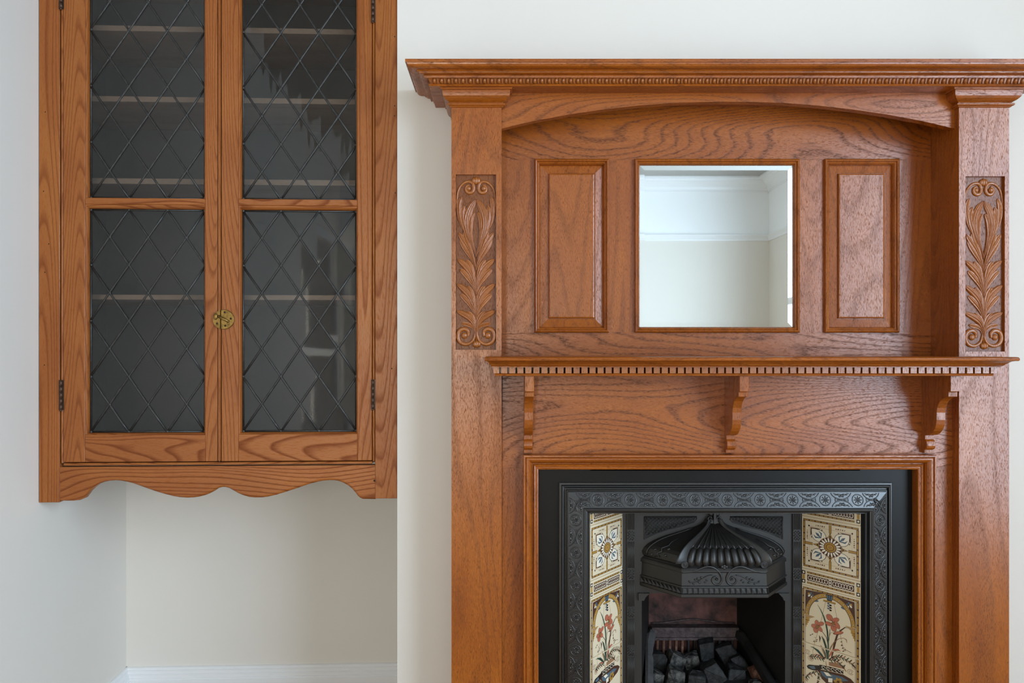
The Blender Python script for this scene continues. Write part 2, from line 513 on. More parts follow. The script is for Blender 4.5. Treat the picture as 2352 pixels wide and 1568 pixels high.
# right wall with its window opening
WY0, WY1, WZ0, WZ1 = -2.35, 0.65, 0.32, 2.84
b = MB()
b.box(RX, RX+.14, YB-.1, WY0, -.05, CEIL+.05); b.box(RX, RX+.14, WY1, 2.9, -.05, CEIL+.05)
b.box(RX, RX+.14, WY0, WY1, -.05, WZ0); b.box(RX, RX+.14, WY0, WY1, WZ1, CEIL+.05)
struct('wall_right', b, wall_frieze)
RBX = -1.2
RWX0, RWX1, RWZ0, RWZ1 = -.79, -.41, .42, 2.18  # made-up narrow opening in the back wall for the rear fill lamp
b = MB()
b.box(RBX, RWX0, YB-.14, YB, -.05, CEIL+.05); b.box(RWX1, RX+.14, YB-.14, YB, -.05, CEIL+.05)
b.box(RWX0, RWX1, YB-.14, YB, -.05, RWZ0); b.box(RWX0, RWX1, YB-.14, YB, RWZ1, CEIL+.05)
struct('wall_back', b, wall_frieze)
struct('floor', MB().box(-1.6, RX+.1, YB-.1, 2.95, -.06, 0), floor_mat)
struct('ceiling', MB().box(-1.6, RX+.1, YB-.1, 2.95, CEIL, CEIL+.06), ceil_paint)

# sash frames with glazing: right-wall window, then the two added ones
w = tag(empty('window_1', (RX+.05, (WY0+WY1)/2, WZ0)), kind='structure')
b = MB()
for y0, y1, z0, z1 in ((WY0,WY0+.07,WZ0,WZ1),(WY1-.07,WY1,WZ0,WZ1),(WY0+.07,WY1-.07,WZ0,WZ0+.09),(WY0+.07,WY1-.07,WZ1-.07,WZ1),
                       (WY0+.07,WY1-.07,1.66,1.72),(-.88,-.82,WZ0+.09,1.66),(-.88,-.82,1.72,WZ1-.07)):
    b.box(RX+.02, RX+.07, y0, y1, z0, z1)
part('window_frame', b, trim_paint, w)
for y0, y1 in ((WY0+.07,-.88),(-.82,WY1-.07)):
    for z0, z1 in ((WZ0+.09,1.66),(1.72,WZ1-.07)):
        part('window_pane', MB().box(RX+.043, RX+.047, y0, y1, z0, z1), window_glass, w)
part('window_sill', MB().box(RX-.09, RX+.02, WY0-.05, WY1+.05, WZ0-.035, WZ0), trim_paint, w)
w2 = loc2(-.05, (LD0+LD1)/2)
w = tag(empty('added_window_left', (w2[0], w2[1], LZ0)), kind='structure')  # unseen window, added to hold the side fill lamp
b = MB()
dm_ = (LD0+LD1)/2
for d0, d1, z0, z1 in ((LD0,LD0+.07,LZ0,LZ1),(LD1-.07,LD1,LZ0,LZ1),(LD0+.07,LD1-.07,LZ0,LZ0+.09),(LD0+.07,LD1-.07,LZ1-.07,LZ1),(LD0+.07,LD1-.07,1.30,1.36)):
    slab(b, -.07, -.02, d0, d1, z0, z1)
part('window_frame', b, trim_paint, w)
for z0, z1 in ((LZ0+.09,1.30),(1.36,LZ1-.07)):
    part('window_pane', slab(MB(), -.047, -.043, LD0+.07, LD1-.07, z0, z1), window_glass, w)

w = tag(empty('added_window_rear', ((RWX0+RWX1)/2, YB-.05, RWZ0)), kind='structure')  # unseen window, added to hold the rear fill lamp
b = MB()
for x0, x1, z0, z1 in ((RWX0,RWX0+.04,RWZ0,RWZ1),(RWX1-.04,RWX1,RWZ0,RWZ1),(RWX0+.04,RWX1-.04,RWZ0,RWZ0+.05),(RWX0+.04,RWX1-.04,RWZ1-.05,RWZ1)):
    b.box(x0, x1, YB-.07, YB-.02, z0, z1)
part('window_frame', b, trim_paint, w)
part('window_pane', MB().box(RWX0+.04, RWX1-.04, YB-.047, YB-.043, RWZ0+.05, RWZ1-.05), window_glass, w)

# picture rail and ceiling cornice, seen in the mirror
def rail_prof(z): return [(0,z-.035),(.012,z-.035),(.016,z-.02),(.012,z-.012),(.022,z+.004),(.03,z+.016),(.03,z+.026),(.02,z+.032),(0,z+.035)]
RZ = 2.40
struct('trim_1', MB().prism_yz([(YB+o, z) for o, z in rail_prof(RZ)], -1.05, RX), trim_paint)
struct('trim_2', MB().prism([(o, z) for o, z in rail_prof(RZ)], lambda o, z: (RX-o, YB, z), lambda o, z: (RX-o, WY0-.02, z)), trim_paint)
def cove(z=CEIL): return [(0,z-.13),(.012,z-.13),(.012,z-.115),(.02,z-.11),(.03,z-.085),(.05,z-.06),(.08,z-.04),(.10,z-.035),(.10,z-.02),(.14,z-.016),(.14,z),(0,z)]
struct('trim_3', MB().prism_yz([(YB+o, z) for o, z in cove()], RBX, RX), trim_paint)
struct('trim_4', MB().prism(cove(), lambda o, z: (RX-o, YB, z), lambda o, z: (RX-o, 2.8, z)), trim_paint)
# baseboards of the alcove
bz = Z(1529, 2.785)
def base_prof(z): return [(0,0),(.022,0),(.022,z-.042),(.019,z-.040),(.019,z-.036),(.016,z-.034),(.016,z-.024),(.012,z-.021),(.012,z-.011),(.008,z-.009),(.008,z-.002),(.004,z),(0,z)]
def bb(o, z, u): x, y = loc2(u, AD-o); return (x, y, z)
struct('baseboard_alcove', MB().prism(base_prof(bz), lambda o, z: bb(o, z, 0), lambda o, z: bb(o, z, 1.04)), trim_paint)
def bl(o, z, d): x, y = loc2(o, d); return (x, y, z)
struct('baseboard_left', MB().prism(base_prof(bz), lambda o, z: bl(o, z, AD), lambda o, z: bl(o, z, -5.6)), trim_paint)

# ------------------------------------------------------------------ oak mantelpiece with overmantel
mant = tag(empty('mantelpiece', (CX, YW, 0)),
           'tall carved oak mantelpiece with square mirror, fixed around the black fireplace', 'mantelpiece')
PL0, PL1 = -.1415, -.0092                   # left pilaster
PR0, PR1 = 2*CX-PL1, 2*CX-PL0               # right pilaster
YP = 2.10                                   # pilaster face
YR = 2.24                                   # recessed overmantel face
YL = 2.133                                  # board above the fire
YBK = YW - .001                             # everything stops at the wall

def carved_pilaster(x0, x1, cx0, cx1, z0, z1, label):
    """pilaster board with a sunk carved panel cx0..cx1, z0..z1"""
    top = Z(205, 2.09); D = .010
    b = MB()
    xs = [x0, cx0, cx1, x1]; zs = [0.0, z0, z1, top]
    for i in range(3):
        for j in range(3):
            if i == 1 and j == 1: continue
            b.add([(xs[i],YP,zs[j]),(xs[i+1],YP,zs[j]),(xs[i+1],YP,zs[j+1]),(xs[i],YP,zs[j+1])], [(0,1,2,3)])
    b.add([(cx0,YP,z0),(cx1,YP,z0),(cx1,YP,z1),(cx0,YP,z1),(cx0,YP+D,z0),(cx1,YP+D,z0),(cx1,YP+D,z1),(cx0,YP+D,z1)],
          [(0,1,5,4),(1,2,6,5),(2,3,7,6),(3,0,4,7)])
    b.add([(x0,YP,0),(x1,YP,0),(x1,YBK,0),(x0,YBK,0),(x0,YP,top),(x1,YP,top),(x1,YBK,top),(x0,YBK,top)],
          [(0,3,2,1),(4,5,6,7),(0,4,7,3),(1,2,6,5),(2,3,7,6)])
    pil = part('pilaster', b, oak_z, mant)
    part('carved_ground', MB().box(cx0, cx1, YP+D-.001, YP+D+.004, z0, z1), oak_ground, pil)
    W = cx1-cx0; H = z1-z0; yb = YP+D-.0005
    def P(zx, zy): return ((zx-170)/327.0*W+cx0, z1-(zy-72)/1435.0*H)
    k = W/327.0
    def mir(zx): return 667-zx
    def blade(m, spine, wl, wr, hh, veins, lobes, flip):
        sp = smooth_path(spine, 9); n = len(sp); rows = []
        for i, p in enumerate(sp):
            t = i/(n-1)
            tg = (sp[min(i+1,n-1)]-sp[max(i-1,0)]).normalized()
            nm = Vector((tg.y, -tg.x))            # right of travel
            lob = 1.0 - .30*((t*lobes) % 1.0)**2.2 if lobes else 1.0
            a = interp(wl, t)*lob; c = interp(wr, t)*lob
            h = hh*(.55+.45*math.sin(math.pi*min(1, t*.9+.08)))
            row = []
            for q in range(19):
                s = -1+q/9.0
                off = (a if s < 0 else c)*s
                pt = p + nm*off
                px, pz = P(mir(pt.x) if flip else pt.x, pt.y)
                e = abs(s)
                ht = h*(1-.42*e**2.2) - h*.30*(.5-.5*math.cos(2*math.pi*s*veins))*(1-.25*e)
                if e > .99: ht = h*.32
                row.append((px, yb-ht, pz))
            row.insert(0, (row[0][0], yb, row[0][2])); row.append((row[-1][0], yb, row[-1][2]))
            rows.append(row)
        m.grid(rows, 0, True)
        m.add(rows[-1], [tuple(range(len(rows[-1])))])
    def ww(w, tip=3): return [(0,4),(.28,w*.55),(.55,w*.95),(.72,w),(.88,w*.78),(1,tip)]
    # every leaf: blades fanning from one stalk, (spine, half width, height, veins)
    L = [
     [([(338,745),(302,645),(270,550),(258,455),(280,360),(331,272)], 34, .0090, 2.0), ([(330,720),(296,630),(256,540),(232,450),(226,380),(240,322)], 26, .0074, 1.0),
      ([(337,740),(306,650),(290,560),(290,470),(300,420),(322,376)], 22, .0080, 1.0), ([(337,740),(312,660),(298,590),(292,530),(303,478)], 14, .0066, 1.0)],
     [([(243,545),(212,470),(197,390),(198,310),(216,250)], 22, .0068, 1.0)],
     [([(335,852),(308,745),(276,655),(252,590),(234,536)], 24, .0082, 1.0), ([(335,852),(306,750),(264,660),(226,600),(190,545)], 24, .0074, 1.0), ([(335,852),(300,770),(258,700),(226,645),(202,600)], 20, .0064, 1.0)],
     [([(335,1062),(320,962),(294,880),(246,815),(181,762)], 30, .0084, 1.5), ([(335,1062),(324,970),(308,885),(288,818),(256,768)], 24, .0076, 1.0), ([(335,1062),(312,985),(276,925),(236,875),(204,846)], 24, .0066, 1.0)],
     [([(335,1262),(320,1162),(294,1082),(246,1020),(177,965)], 30, .0084, 1.5), ([(335,1262),(324,1172),(310,1090),(292,1028),(264,982)], 24, .0076, 1.0), ([(335,1262),(312,1185),(276,1125),(238,1080),(205,1050)], 24, .0066, 1.0)],
     [([(334,1404),(326,1322),(298,1262),(248,1222),(174,1188)], 28, .0084, 1.5), ([(334,1404),(328,1330),(314,1270),(294,1228),(262,1192)], 24, .0076, 1.0), ([(332,1390),(316,1335),(284,1306),(248,1296),(214,1290)], 20, .0066, 1.0)],
    ]
    for lf in L:
        for fl in (False, True):
            m = MB()
            for sp, w, hh, vn in lf:
                blade(m, sp, ww(w), ww(w), hh, vn, 0, fl)
            part('leaf', m, oak_carve, pil)
    S = [
     ([(246,540),(206,475),(182,395),(176,290),(190,195),(228,142),(272,126),(306,144),(314,186),(298,214),(270,216),(252,196),(256,166),(276,156)], [(0,5),(.3,8),(.55,15),(.8,15),(1,9)], (272,182), 22),
     ([(333,1180),(331,1270),(328,1360),(308,1430),(258,1462),(206,1446),(184,1400),(198,1352),(240,1336),(270,1358),(268,1396)], [(0,5),(.35,13),(.6,20),(.85,18),(1,11)], (238,1390), 27),
    ]
    for pts, wd, kn, kr in S:
        for fl in (False, True):
            sp = smooth_path([(mir(x) if fl else x, y) for x, y in pts], 6)
            n = len(sp)
            path = []; rr = []
            for i, q in enumerate(sp):
                px, pz = P(q.x, q.y); path.append((px, yb-.0015, pz)); rr.append(interp(wd, i/(n-1))*k)
            m = MB().tube(path, rr, 10, 0, .85, (0,1,0))
            kx, kz = P(mir(kn[0]) if fl else kn[0], kn[1])
            m.ball((kx, yb-.001, kz), (kr*k,0,0), (0,0,kr*k), (0,.006,0), 14, 8)
            part('scroll', m, oak_carve, pil)
    stem = MB().tube([P(335,1440)[:1]+(yb-.001,)+P(335,1440)[1:], P(335,1100)[:1]+(yb-.002,)+P(335,1100)[1:], P(337,700)[:1]+(yb-.001,)+P(337,700)[1:]], [7*k,6*k,3*k], 8)
    part('stem', stem, oak_carve, pil)
    for (x, y, rx, rz) in ((333,118,40,34),(340,1462,36,30)):
        px, pz = P(x, y)
        m = MB()
        for s in (-1, 0, 1):
            m.ball((px+s*rx*k*.45, yb-.001, pz), (rx*k*.5,0,0), (0,0,rz*k*(1 if s == 0 else .8)), (0,.0055,0), 12, 6)
        part('bud', m, oak_carve, pil)
    return pil

lp = carved_pilaster(PL0, PL1, X(1047,YP), X(1139.5,YP), Z(803,YP), Z(400.5,YP), None)
rp = carved_pilaster(PR0, PR1, X(2217.5,YP), X(2308,YP), Z(807,YP), Z(404.5,YP), None)

# capitals
def cz(py): return EYE+(VY-py)*2.08/F
cap_prof = [(.0285,cz(198.6)),(.0285,cz(203)),(.0265,cz(206)),(.0225,cz(206.5)),(.0225,cz(211)),(.0222,cz(214)),(.0205,cz(219)),(.017,cz(223.5)),(.012,cz(227)),
            (.006,cz(230)),(.0045,cz(231)),(.0045,cz(232.6)),(.008,cz(233)),(.0098,cz(234.6)),(.0098,cz(236.5)),(.008,cz(238.4)),(.005,cz(239)),(.0035,cz(241)),(.0,cz(242))]
for a, c in ((PL0, PL1), (PR0, PR1)):
    m = MB()
    m.wrap([(YP-p, z) for p, z in cap_prof], lambda y, a=a: a-(YP-y), lambda y, c=c: c+(YP-y), YBK)
    part('capital', m, oak_x, mant)

# top cornice
YCF = 2.010; XCL = X(930.5, YCF)
def cxl(y): return XCL + (y-YCF)*1.09
def cxr(y): return 2*CX - cxl(y)
def cy(py, y): return (y, Z(py, y))
cor = [cy(134.8,2.010),cy(142.0,2.010),cy(142.6,2.0135),cy(147,2.0145),cy(152,2.018),cy(156,2.024),cy(158.5,2.031),cy(159.5,2.035),cy(161.5,2.0345),cy(163.3,2.036),cy(163.8,2.0385),
       cy(166.5,2.0395),cy(169,2.043),cy(171.0,2.0485),cy(172,2.0505),cy(173.5,2.0495),cy(178.4,2.0500),cy(179,2.058),cy(192.6,2.0665),cy(193,2.0620),cy(195.5,2.0610),cy(197.5,2.0625),cy(198.4,2.066)]
m = MB().wrap(cor, cxl, cxr, YBK)
cornice = part('cornice', m, oak_x, mant)
# egg and dart, pieces shared
def egg_mesh():
    e = MB()
    e.ball((0, 0, .0003), (.0044,0,0), (0,-.0056,0), (0,0,.0076), 12, 8)
    path = [(.0058*math.cos(a), .0005, .0012+.0082*math.sin(a)) if math.sin(a) < 0 else (.0058*math.cos(a), .0005, .0012+.006*math.sin(a)) for a in [math.radians(d) for d in range(-205, 26, 23)]]
    e.tube(path, .00095, 5)
    return e.mesh('egg', (0,0,0), [oak_carve])
def dart_mesh():
    e = MB()
    e.prism_xz([(-.0022,.0072),(.0022,.0072),(.0014,-.0035),(0,-.0072),(-.0014,-.0035)], -.0028, .001)
    e.prism_xz([(-.0032,.0072),(-.0026,.0072),(-.0020,-.004),(-.0024,-.004)], -.0015, .001)
    e.prism_xz([(.0026,.0072),(.0032,.0072),(.0024,-.004),(.0020,-.004)], -.0015, .001)
    return e.mesh('dart', (0,0,0), [oak_carve])
em, dm = egg_mesh(), dart_mesh()
zc = (Z(179,2.058)+Z(192.6,2.0665))/2; yc = 2.0620
pitch = .0186; x = cxl(yc)+.0125
tilt = math.atan2(.0085, .0155)
while x < cxr(yc)-.008:
    place('egg', em, (x, yc, zc), cornice, (tilt,0,0))
    if x+pitch/2 < cxr(yc)-.006: place('dart', dm, (x+pitch/2, yc, zc), cornice, (tilt,0,0))
    x += pitch
yy = 2.09
while yy < 2.24:                                 # the returns at both ends
    for sx, xx, rz in ((-1, cxl(yc), -math.pi/2), (1, cxr(yc), math.pi/2)):
        place('egg', em, (xx, yy, zc), cornice, (tilt,0,rz))
    yy += pitch

# arched board under the cornice
YA0, YA1 = 2.121, 2.146
arch_pts = [(1150,300.5),(1153,294.5),(1170,291),(1203,284.5),(1240,277.5),(1280,270),(1320,263),(1360,256.5),(1400,250.5),(1440,245.5),(1480,241),(1520,237.6),(1560,235.2),(1600,234),(1640,233.6),(1690,233.8),
            (1740,234.4),(1790,236),(1840,238.8),(1890,242.6),(1940,247.6),(1990,253.6),(2040,260.6),(2090,268.5),(2140,278),(2180,288),(2200,294.5),(2207,300.5)]
apex = 1160+CX*F/YA0
pts = []
for i in range(41):                                 # one even, symmetric curve through those heights
    s = -1+i/20.0
    px = apex + s*523.0
    a = abs(s)
    h = interp([(0,233.4),(.12,234),(.25,236.4),(.4,242.5),(.55,251.5),(.7,263),(.85,277.5),(1,295.5)], a)
    pts.append((X(px,YA0), Z(h,YA0)))
pts[0] = (PL1-.0, pts[0][1]); pts[-1] = (PR0, pts[-1][1])
zt = Z(205, 2.121)
poly = pts + [(PR0, zt), (PL1, zt)]
part('arch_board', MB().prism_xz(poly, YA0, YA1), oak_arch, mant)

# recessed framing: rails and stiles
zt0, zt1 = Z(367.5,YR), zt; zb0, zb1 = Z(819,YR)-.02, Z(762.5,YR)
def board(name, x0, x1, z0, z1, mat, y=YR): return part(name, MB().box(x0, x1, y, YBK, z0, z1), mat, mant)
board('top_rail', PL1, PR0, zt0, zt1, oak_panel)
board('bottom_rail', PL1, PR0, zb0, zb1, oak_panel)
xa = [X(p, YR) for p in (1228, 1396.5, 1457.5, 1833, 1892.5, 2061)]
off = (xa[0]+xa[5])/2-CX
xa = [v-off for v in xa]
for a, c in ((PL1, xa[0]), (xa[1], xa[2]), (xa[3], xa[4]), (xa[5], PR0)):
    board('stile', a, c, zb1, zt0, oak_z)
mould = [(0,YR+.002),(0,YR-.008),(.0015,YR-.0115),(.004,YR-.013),(.0068,YR-.0115),(.0078,YR-.008),(.0088,YR-.0065),(.0105,YR-.0072),(.0125,YR-.006),(.0135,YR-.003),(.0150,YR-.001),(.0165,YR+.0065)]
def panel_mould(x0, x1, z0, z1, parent, name): return part(name, MB().frame(x0, x1, z0, z1, mould), oak_z, parent)
G = .0015
for x0, x1 in ((xa[0]-G, xa[1]+G), (xa[4]-G, xa[5]+G)):
    z0, z1 = zb1-G, zt0+G
    q = .0155; yb0 = YR+.0065
    s = .0255; m = MB()
    # raised field with a sloping margin all round
    m.frame(x0+q, x1-q, z0+q, z1-q, [(0,yb0),(s-.003,YR+.0020),(s-.0025,YR+.0028),(s-.0010,YR+.0028),(s-.0004,YR-.0030),(s+.0010,YR-.0046),(s+.0035,YR-.0054)])
    o = q+s+.0035
    m.add([(x0+o,YR-.0054,z0+o),(x1-o,YR-.0054,z0+o),(x1-o,YR-.0054,z1-o),(x0+o,YR-.0054,z1-o)], [(0,1,2,3)])
    m.add([(x0+q,YBK,z0+q),(x1-q,YBK,z0+q),(x1-q,YBK,z1-q),(x0+q,YBK,z1-q),(x0+q,yb0,z0+q),(x1-q,yb0,z0+q),(x1-q,yb0,z1-q),(x0+q,yb0,z1-q)],
          [(0,1,2,3),(0,1,5,4),(1,2,6,5),(2,3,7,6),(3,0,4,7)])
    rpn = part('raised_panel', m, oak_z, mant)
    panel_mould(x0, x1, z0, z1, rpn, 'panel_moulding')
# mirror
x0, x1, z0, z1 = xa[2]-G, xa[3]+G, zb1-G, zt0+G
q = .0145; ym = YR+.0040; bev = .0150
m = MB()
m.frame(x0+q, x1-q, z0+q, z1-q, [(0,ym+.00055),(bev,ym)])
m.add([(x0+q+bev,ym,z0+q+bev),(x1-q-bev,ym,z0+q+bev),(x1-q-bev,ym,z1-q-bev),(x0+q+bev,ym,z1-q-bev)], [(0,1,2,3)])
m.frame(x0+q, x1-q, z0+q, z1-q, [(0,ym+.00055),(0,YBK)])
m.add([(x0+q,YBK,z0+q),(x1-q,YBK,z0+q),(x1-q,YBK,z1-q),(x0+q,YBK,z1-q)], [(3,2,1,0)])
mirror = part('mirror', m, mirror_glass, mant, label='square bevel-edged mirror glass')
panel_mould(x0, x1, z0, z1, mirror, 'mirror_frame')

# mantel shelf with dentils
YS = 1.9128; XSL = X(1113, YS)
def sxl(y): return XSL + (y-YS)*.36
def sxr(y): return 2*CX - sxl(y)
top = EYE-.0205
prof = [(YS+.010,top),(YS+.004,top-.0008),(YS+.001,top-.003),(YS,top-.0055),(YS+.001,top-.0085),(YS+.004,top-.0098),(1.9245,top-.0100),(1.932,top-.0112),(1.940,top-.0145),(1.9455,top-.0178),
        (1.9480,top-.0180),(1.9500,top-.0205),(1.9565,top-.0232),(1.9600,top-.0240),(1.9600,top-.0262),(2.018,top-.0262),(2.018,1.2383),(1.9790,1.2383),(1.9775,1.2360),(1.9790,1.2320),(1.9830,1.2314)]
m = MB().wrap(prof, sxl, sxr, YP+.0005)
m.box(PL1, PR0, YP+.0005, YR, top-.022, top)
shelf = part('mantel_shelf', m, oak_x, mant)
dz0, dz1 = 1.2384, top-.0262
den = MB().box(-.0075, .0075, 0, .0485, 0, dz1-dz0).mesh('dentil', (0,0,0), [oak_carve])
n = 62; xd0, xd1 = -.0291+.0074, 2*CX+.0291-.0074
for i in range(n+1):
    place('dentil', den, (xd0+(xd1-xd0)*i/n, 1.9700, dz0), shelf)
for xx, rz in ((xd0-.0074, -math.pi/2), (xd1+.0074, math.pi/2)):
    yy = 1.999
    while yy < YP-.012:
        place('dentil', den, (xx, yy, dz0), shelf, (0,0,rz)); yy += .0201

# three shaped brackets under the shelf
bp = [(YL+.001,1.2314),(1.993,1.2314),(1.993,1.1919),(2.0038,1.1917),(2.0030,1.189),(2.0038,1.1782),(2.008,1.1776),(2.018,1.1757),(2.030,1.1715),(2.042,1.1645),(2.050,1.156),(2.0555,1.146),(2.058,1.134),(2.058,1.115),
      (2.0605,1.103),(2.065,1.0935),(2.073,1.0845),(2.084,1.0770),(2.097,1.0722),(2.110,1.0700),(2.114,1.0697),(2.114,1.0580),(2.1105,1.0570),(2.1075,1.0535),(2.1055,1.0480),(2.1050,1.0420),(2.107,1.0360),(2.111,1.0325),(2.117,1.0312),(2.118,1.0308),(2.118,1.0215),(YL+.001,1.0215)]
BW = .0232
for xc in (.0497+BW/2, CX+.005, 2*CX-.0497-BW/2):
    part('bracket', MB().prism_yz(bp, xc-BW/2, xc+BW/2), oak_z, mant, bevel=.0008)

# board over the fire, slips beside it, moulded frame round the iron
zf0 = Z(1074, YL)
part('frieze_board', MB().box(PL1, PR0, YL, YBK, zf0, 1.2550), oak_panel, mant)
FXL, FXR, FZT = .0483, 2*CX-.0483, 1.0180
for a, c in ((PL1, FXL+.02), (FXR-.02, PR0)):
    part('slip_board', MB().box(a, c, YL+.0004, YBK, 0, zf0-.0004), oak_z, mant)
bol = [(0,YL+.002),(0,2.1030),(.0010,2.1015),(.0050,2.1010),(.0062,2.1030),(.0072,2.1055),(.0090,2.1035),(.0130,2.1035),(.0170,2.1065),(.0205,2.1110),(.0232,2.1170),(.0245,2.1225),(.0262,2.1225),
       (.0275,2.1180),(.0300,2.1160),(.0325,2.1170),(.0340,2.1195),(.0360,2.1195),(.0375,2.1185),(.0400,2.1195),(.0412,2.1225),(.0412,2.1490)]
for sd in 'ltr':
    rows = []
    for o, y in bol:
        r = [(FXL+o,y,0),(FXL+o,y,FZT-o),(FXR-o,y,FZT-o),(FXR-o,y,0)]
        i = {'l': 0, 't': 1, 'r': 2}[sd]
        rows.append([r[i], r[i+1]])
    part('frame_moulding', MB().grid(rows, 0, False), oak_x if sd == 't' else oak_z, mant)

# ------------------------------------------------------------------ cast-iron tiled fireplace insert
fire = tag(empty('cast_iron_fireplace', (CX, YW, 0)),
           'black cast-iron fireplace insert with domed hood and patterned tile cheeks', 'fireplace')
IZT = .9385; IXL, IXR = .1460, 2*CX-.1460
YI = 2.150
# face plate
b = MB()
b.box(FXL+.036, IXL+.004, YI, YI+.012, 0, FZT-.036); b.box(IXR-.004, FXR-.036, YI, YI+.012, 0, FZT-.036)
b.box(IXL+.004, IXR-.004, YI, YI+.012, IZT-.004, FZT-.036)
part('face_plate', b, iron_plate, fire)
def u_rows(prof):
    return [[(IXL+o,y,0),(IXL+o,y,IZT-o),(IXR-o,y,IZT-o),(IXR-o,y,0)] for o, y in prof]
prof_out = [(0,YI+.004),(0,2.1440),(.0015,2.1430),(.0055,2.1430),(.0058,2.1390),(.0075,2.1355),(.0100,2.1340),(.0125,2.1355),(.0142,2.1400),(.0152,2.1430),(.0175,2.1430),(.0180,2.1345),(.0195,2.1325),(.0212,2.1325),(.0225,2.1275)]
part('outer_moulding', MB().grid(u_rows(prof_out), 0, False), iron, fire)
prof_in = [(.0628,2.1156),(.0640,2.1125),(.0660,2.1112),(.0680,2.1115),(.0690,2.1110),(.0700,2.1130),(.0720,2.1140),(.0735,2.1150),(.0765,2.1260),(.0785,2.1285),(.0800,2.1285),(.0838,2.1440),(.0838,2.305)]
part('inner_moulding', MB().grid(u_rows(prof_in), 0, False), iron, fire)
b0, b1 = (.0225, 2.1275), (.0628, 2.1156)
band = part('ornament_band', MB().grid(u_rows([b0, b1, (.0628,2.125), (.0225,2.14)]), 0, False), iron, fire)
bw = math.hypot(b1[0]-b0[0], b1[1]-b0[1])
om, ymid = (b0[0]+b1[0])/2, (b0[1]+b1[1])/2
def rosette_mesh():
    r = MB(); n = (0,0,1)
    r.ring((0,0,0), (1,0,0), (0,1,0), n, .0145, .0017, 28, 6)
    for k in range(8):
        a = math.pi*k/4; d = Vector((math.cos(a), math.sin(a), 0)); t = Vector((-d.y, d.x, 0))
        r.ball(d*.0066, d*.0048, t*.0019, (0,0,.0018), 8, 4)
    r.ball((0,0,0), (.0022,0,0), (0,.0022,0), (0,0,.0024), 8, 4)
    return r.mesh('rosette', (0,0,0), [iron])
def motif_mesh(half=0):
    """straps crossing between two roundels, with leaves in the hollows"""
    r = MB(); h = bw/2-.003
    for sy in (1, -1):
        path = [(-.027, sy*h, .0004), (-.0225, sy*h*.62, .0006), (-.015, sy*h*.30, .0008), (-.006, sy*h*.13, .0008), (0, sy*h*.09, .0008),
                (.006, sy*h*.13, .0008), (.015, sy*h*.30, .0008), (.0225, sy*h*.62, .0006), (.027, sy*h, .0004)]
        r.tube(smooth_path(path, 3), .0014, 6)
        for sx in (1, -1):
            r.ball((sx*.0075, sy*h*.78, 0), (.0068,0,0), (0,.0026,0), (0,0,.0017), 8, 4)
            r.ball((sx*.0045, sy*h*.50, 0), (.0030,0,0), (0,.0024,0), (0,0,.0017), 8, 4)
            r.ball((sx*.0150, sy*h*.80, 0), (.0030,0,0), (0,.0024,0), (0,0,.0014), 8, 4)
            r.tube(smooth_path([(sx*.0165, sy*h*.98, .0002), (sx*.021, sy*h*.9, .0004)], 2), .0009, 5)
        r.ball((0, sy*h*.62, 0), (.0022,0,0), (0,.004,0), (0,0,.0018), 8, 4)
    for sx in (1, -1):
        r.tube(smooth_path([(sx*.006, 0, .0006), (sx*.013, 0, .0004)], 2), .0011, 5)
        r.ball((sx*.017, h*.12, 0), (.002,0,0), (0,.0022,0), (0,0,.0014), 8, 4)
        r.ball((sx*.017, -h*.12, 0), (.002,0,0), (0,.0022,0), (0,0,.0014), 8, 4)
    r.ball((0,0,0), (.0022,0,0), (0,.0022,0), (0,0,.0022), 4, 4)
    return r.mesh('scroll_motif', (0,0,0), [iron])
rm, mm = rosette_mesh(), motif_mesh()
def band_frame(e, a):
    """rotation taking local x to e (along), y to a (outward), z to the normal"""
    e = Vector(e); a = Vector(a).normalized(); n = e.cross(a).normalized()
    if n.y > 0: n = -n; e = -e
    return Matrix((e, a, n)).transposed().to_euler()
dO, dY = b0[0]-b1[0], b0[1]-b1[1]
rot_t = band_frame((1,0,0), (0, dY, -dO))
rot_l = band_frame((0,0,1), (dO, dY, 0))
rot_r = band_frame((0,0,1), (-dO, dY, 0))
sp = .0866
for k in range(-4, 5):
    place('rosette', rm, (CX+k*sp, ymid, IZT-om), band, rot_t)
for k in range(-4, 4):
    place('scroll_motif', mm, (CX+(k+.5)*sp, ymid, IZT-om), band, rot_t)
for sx in (-1, 1):
    place('scroll_motif', mm, (CX+sx*4.42*sp, ymid, IZT-om), band, rot_t, (.82,1,1))
z = Z(1194.5, ymid)
k = 0
while z - k*sp > .02:
    for rot, xx in ((rot_l, IXL+om), (rot_r, IXR-om)):
        place('rosette', rm, (xx, ymid, z-k*sp), band, rot)
        if k == 0: place('scroll_motif', mm, (xx, ymid, z+.44*sp), band, rot, (.78,1,1))
        place('scroll_motif', mm, (xx, ymid, z-(k+.5)*sp), band, rot)
    k += 1

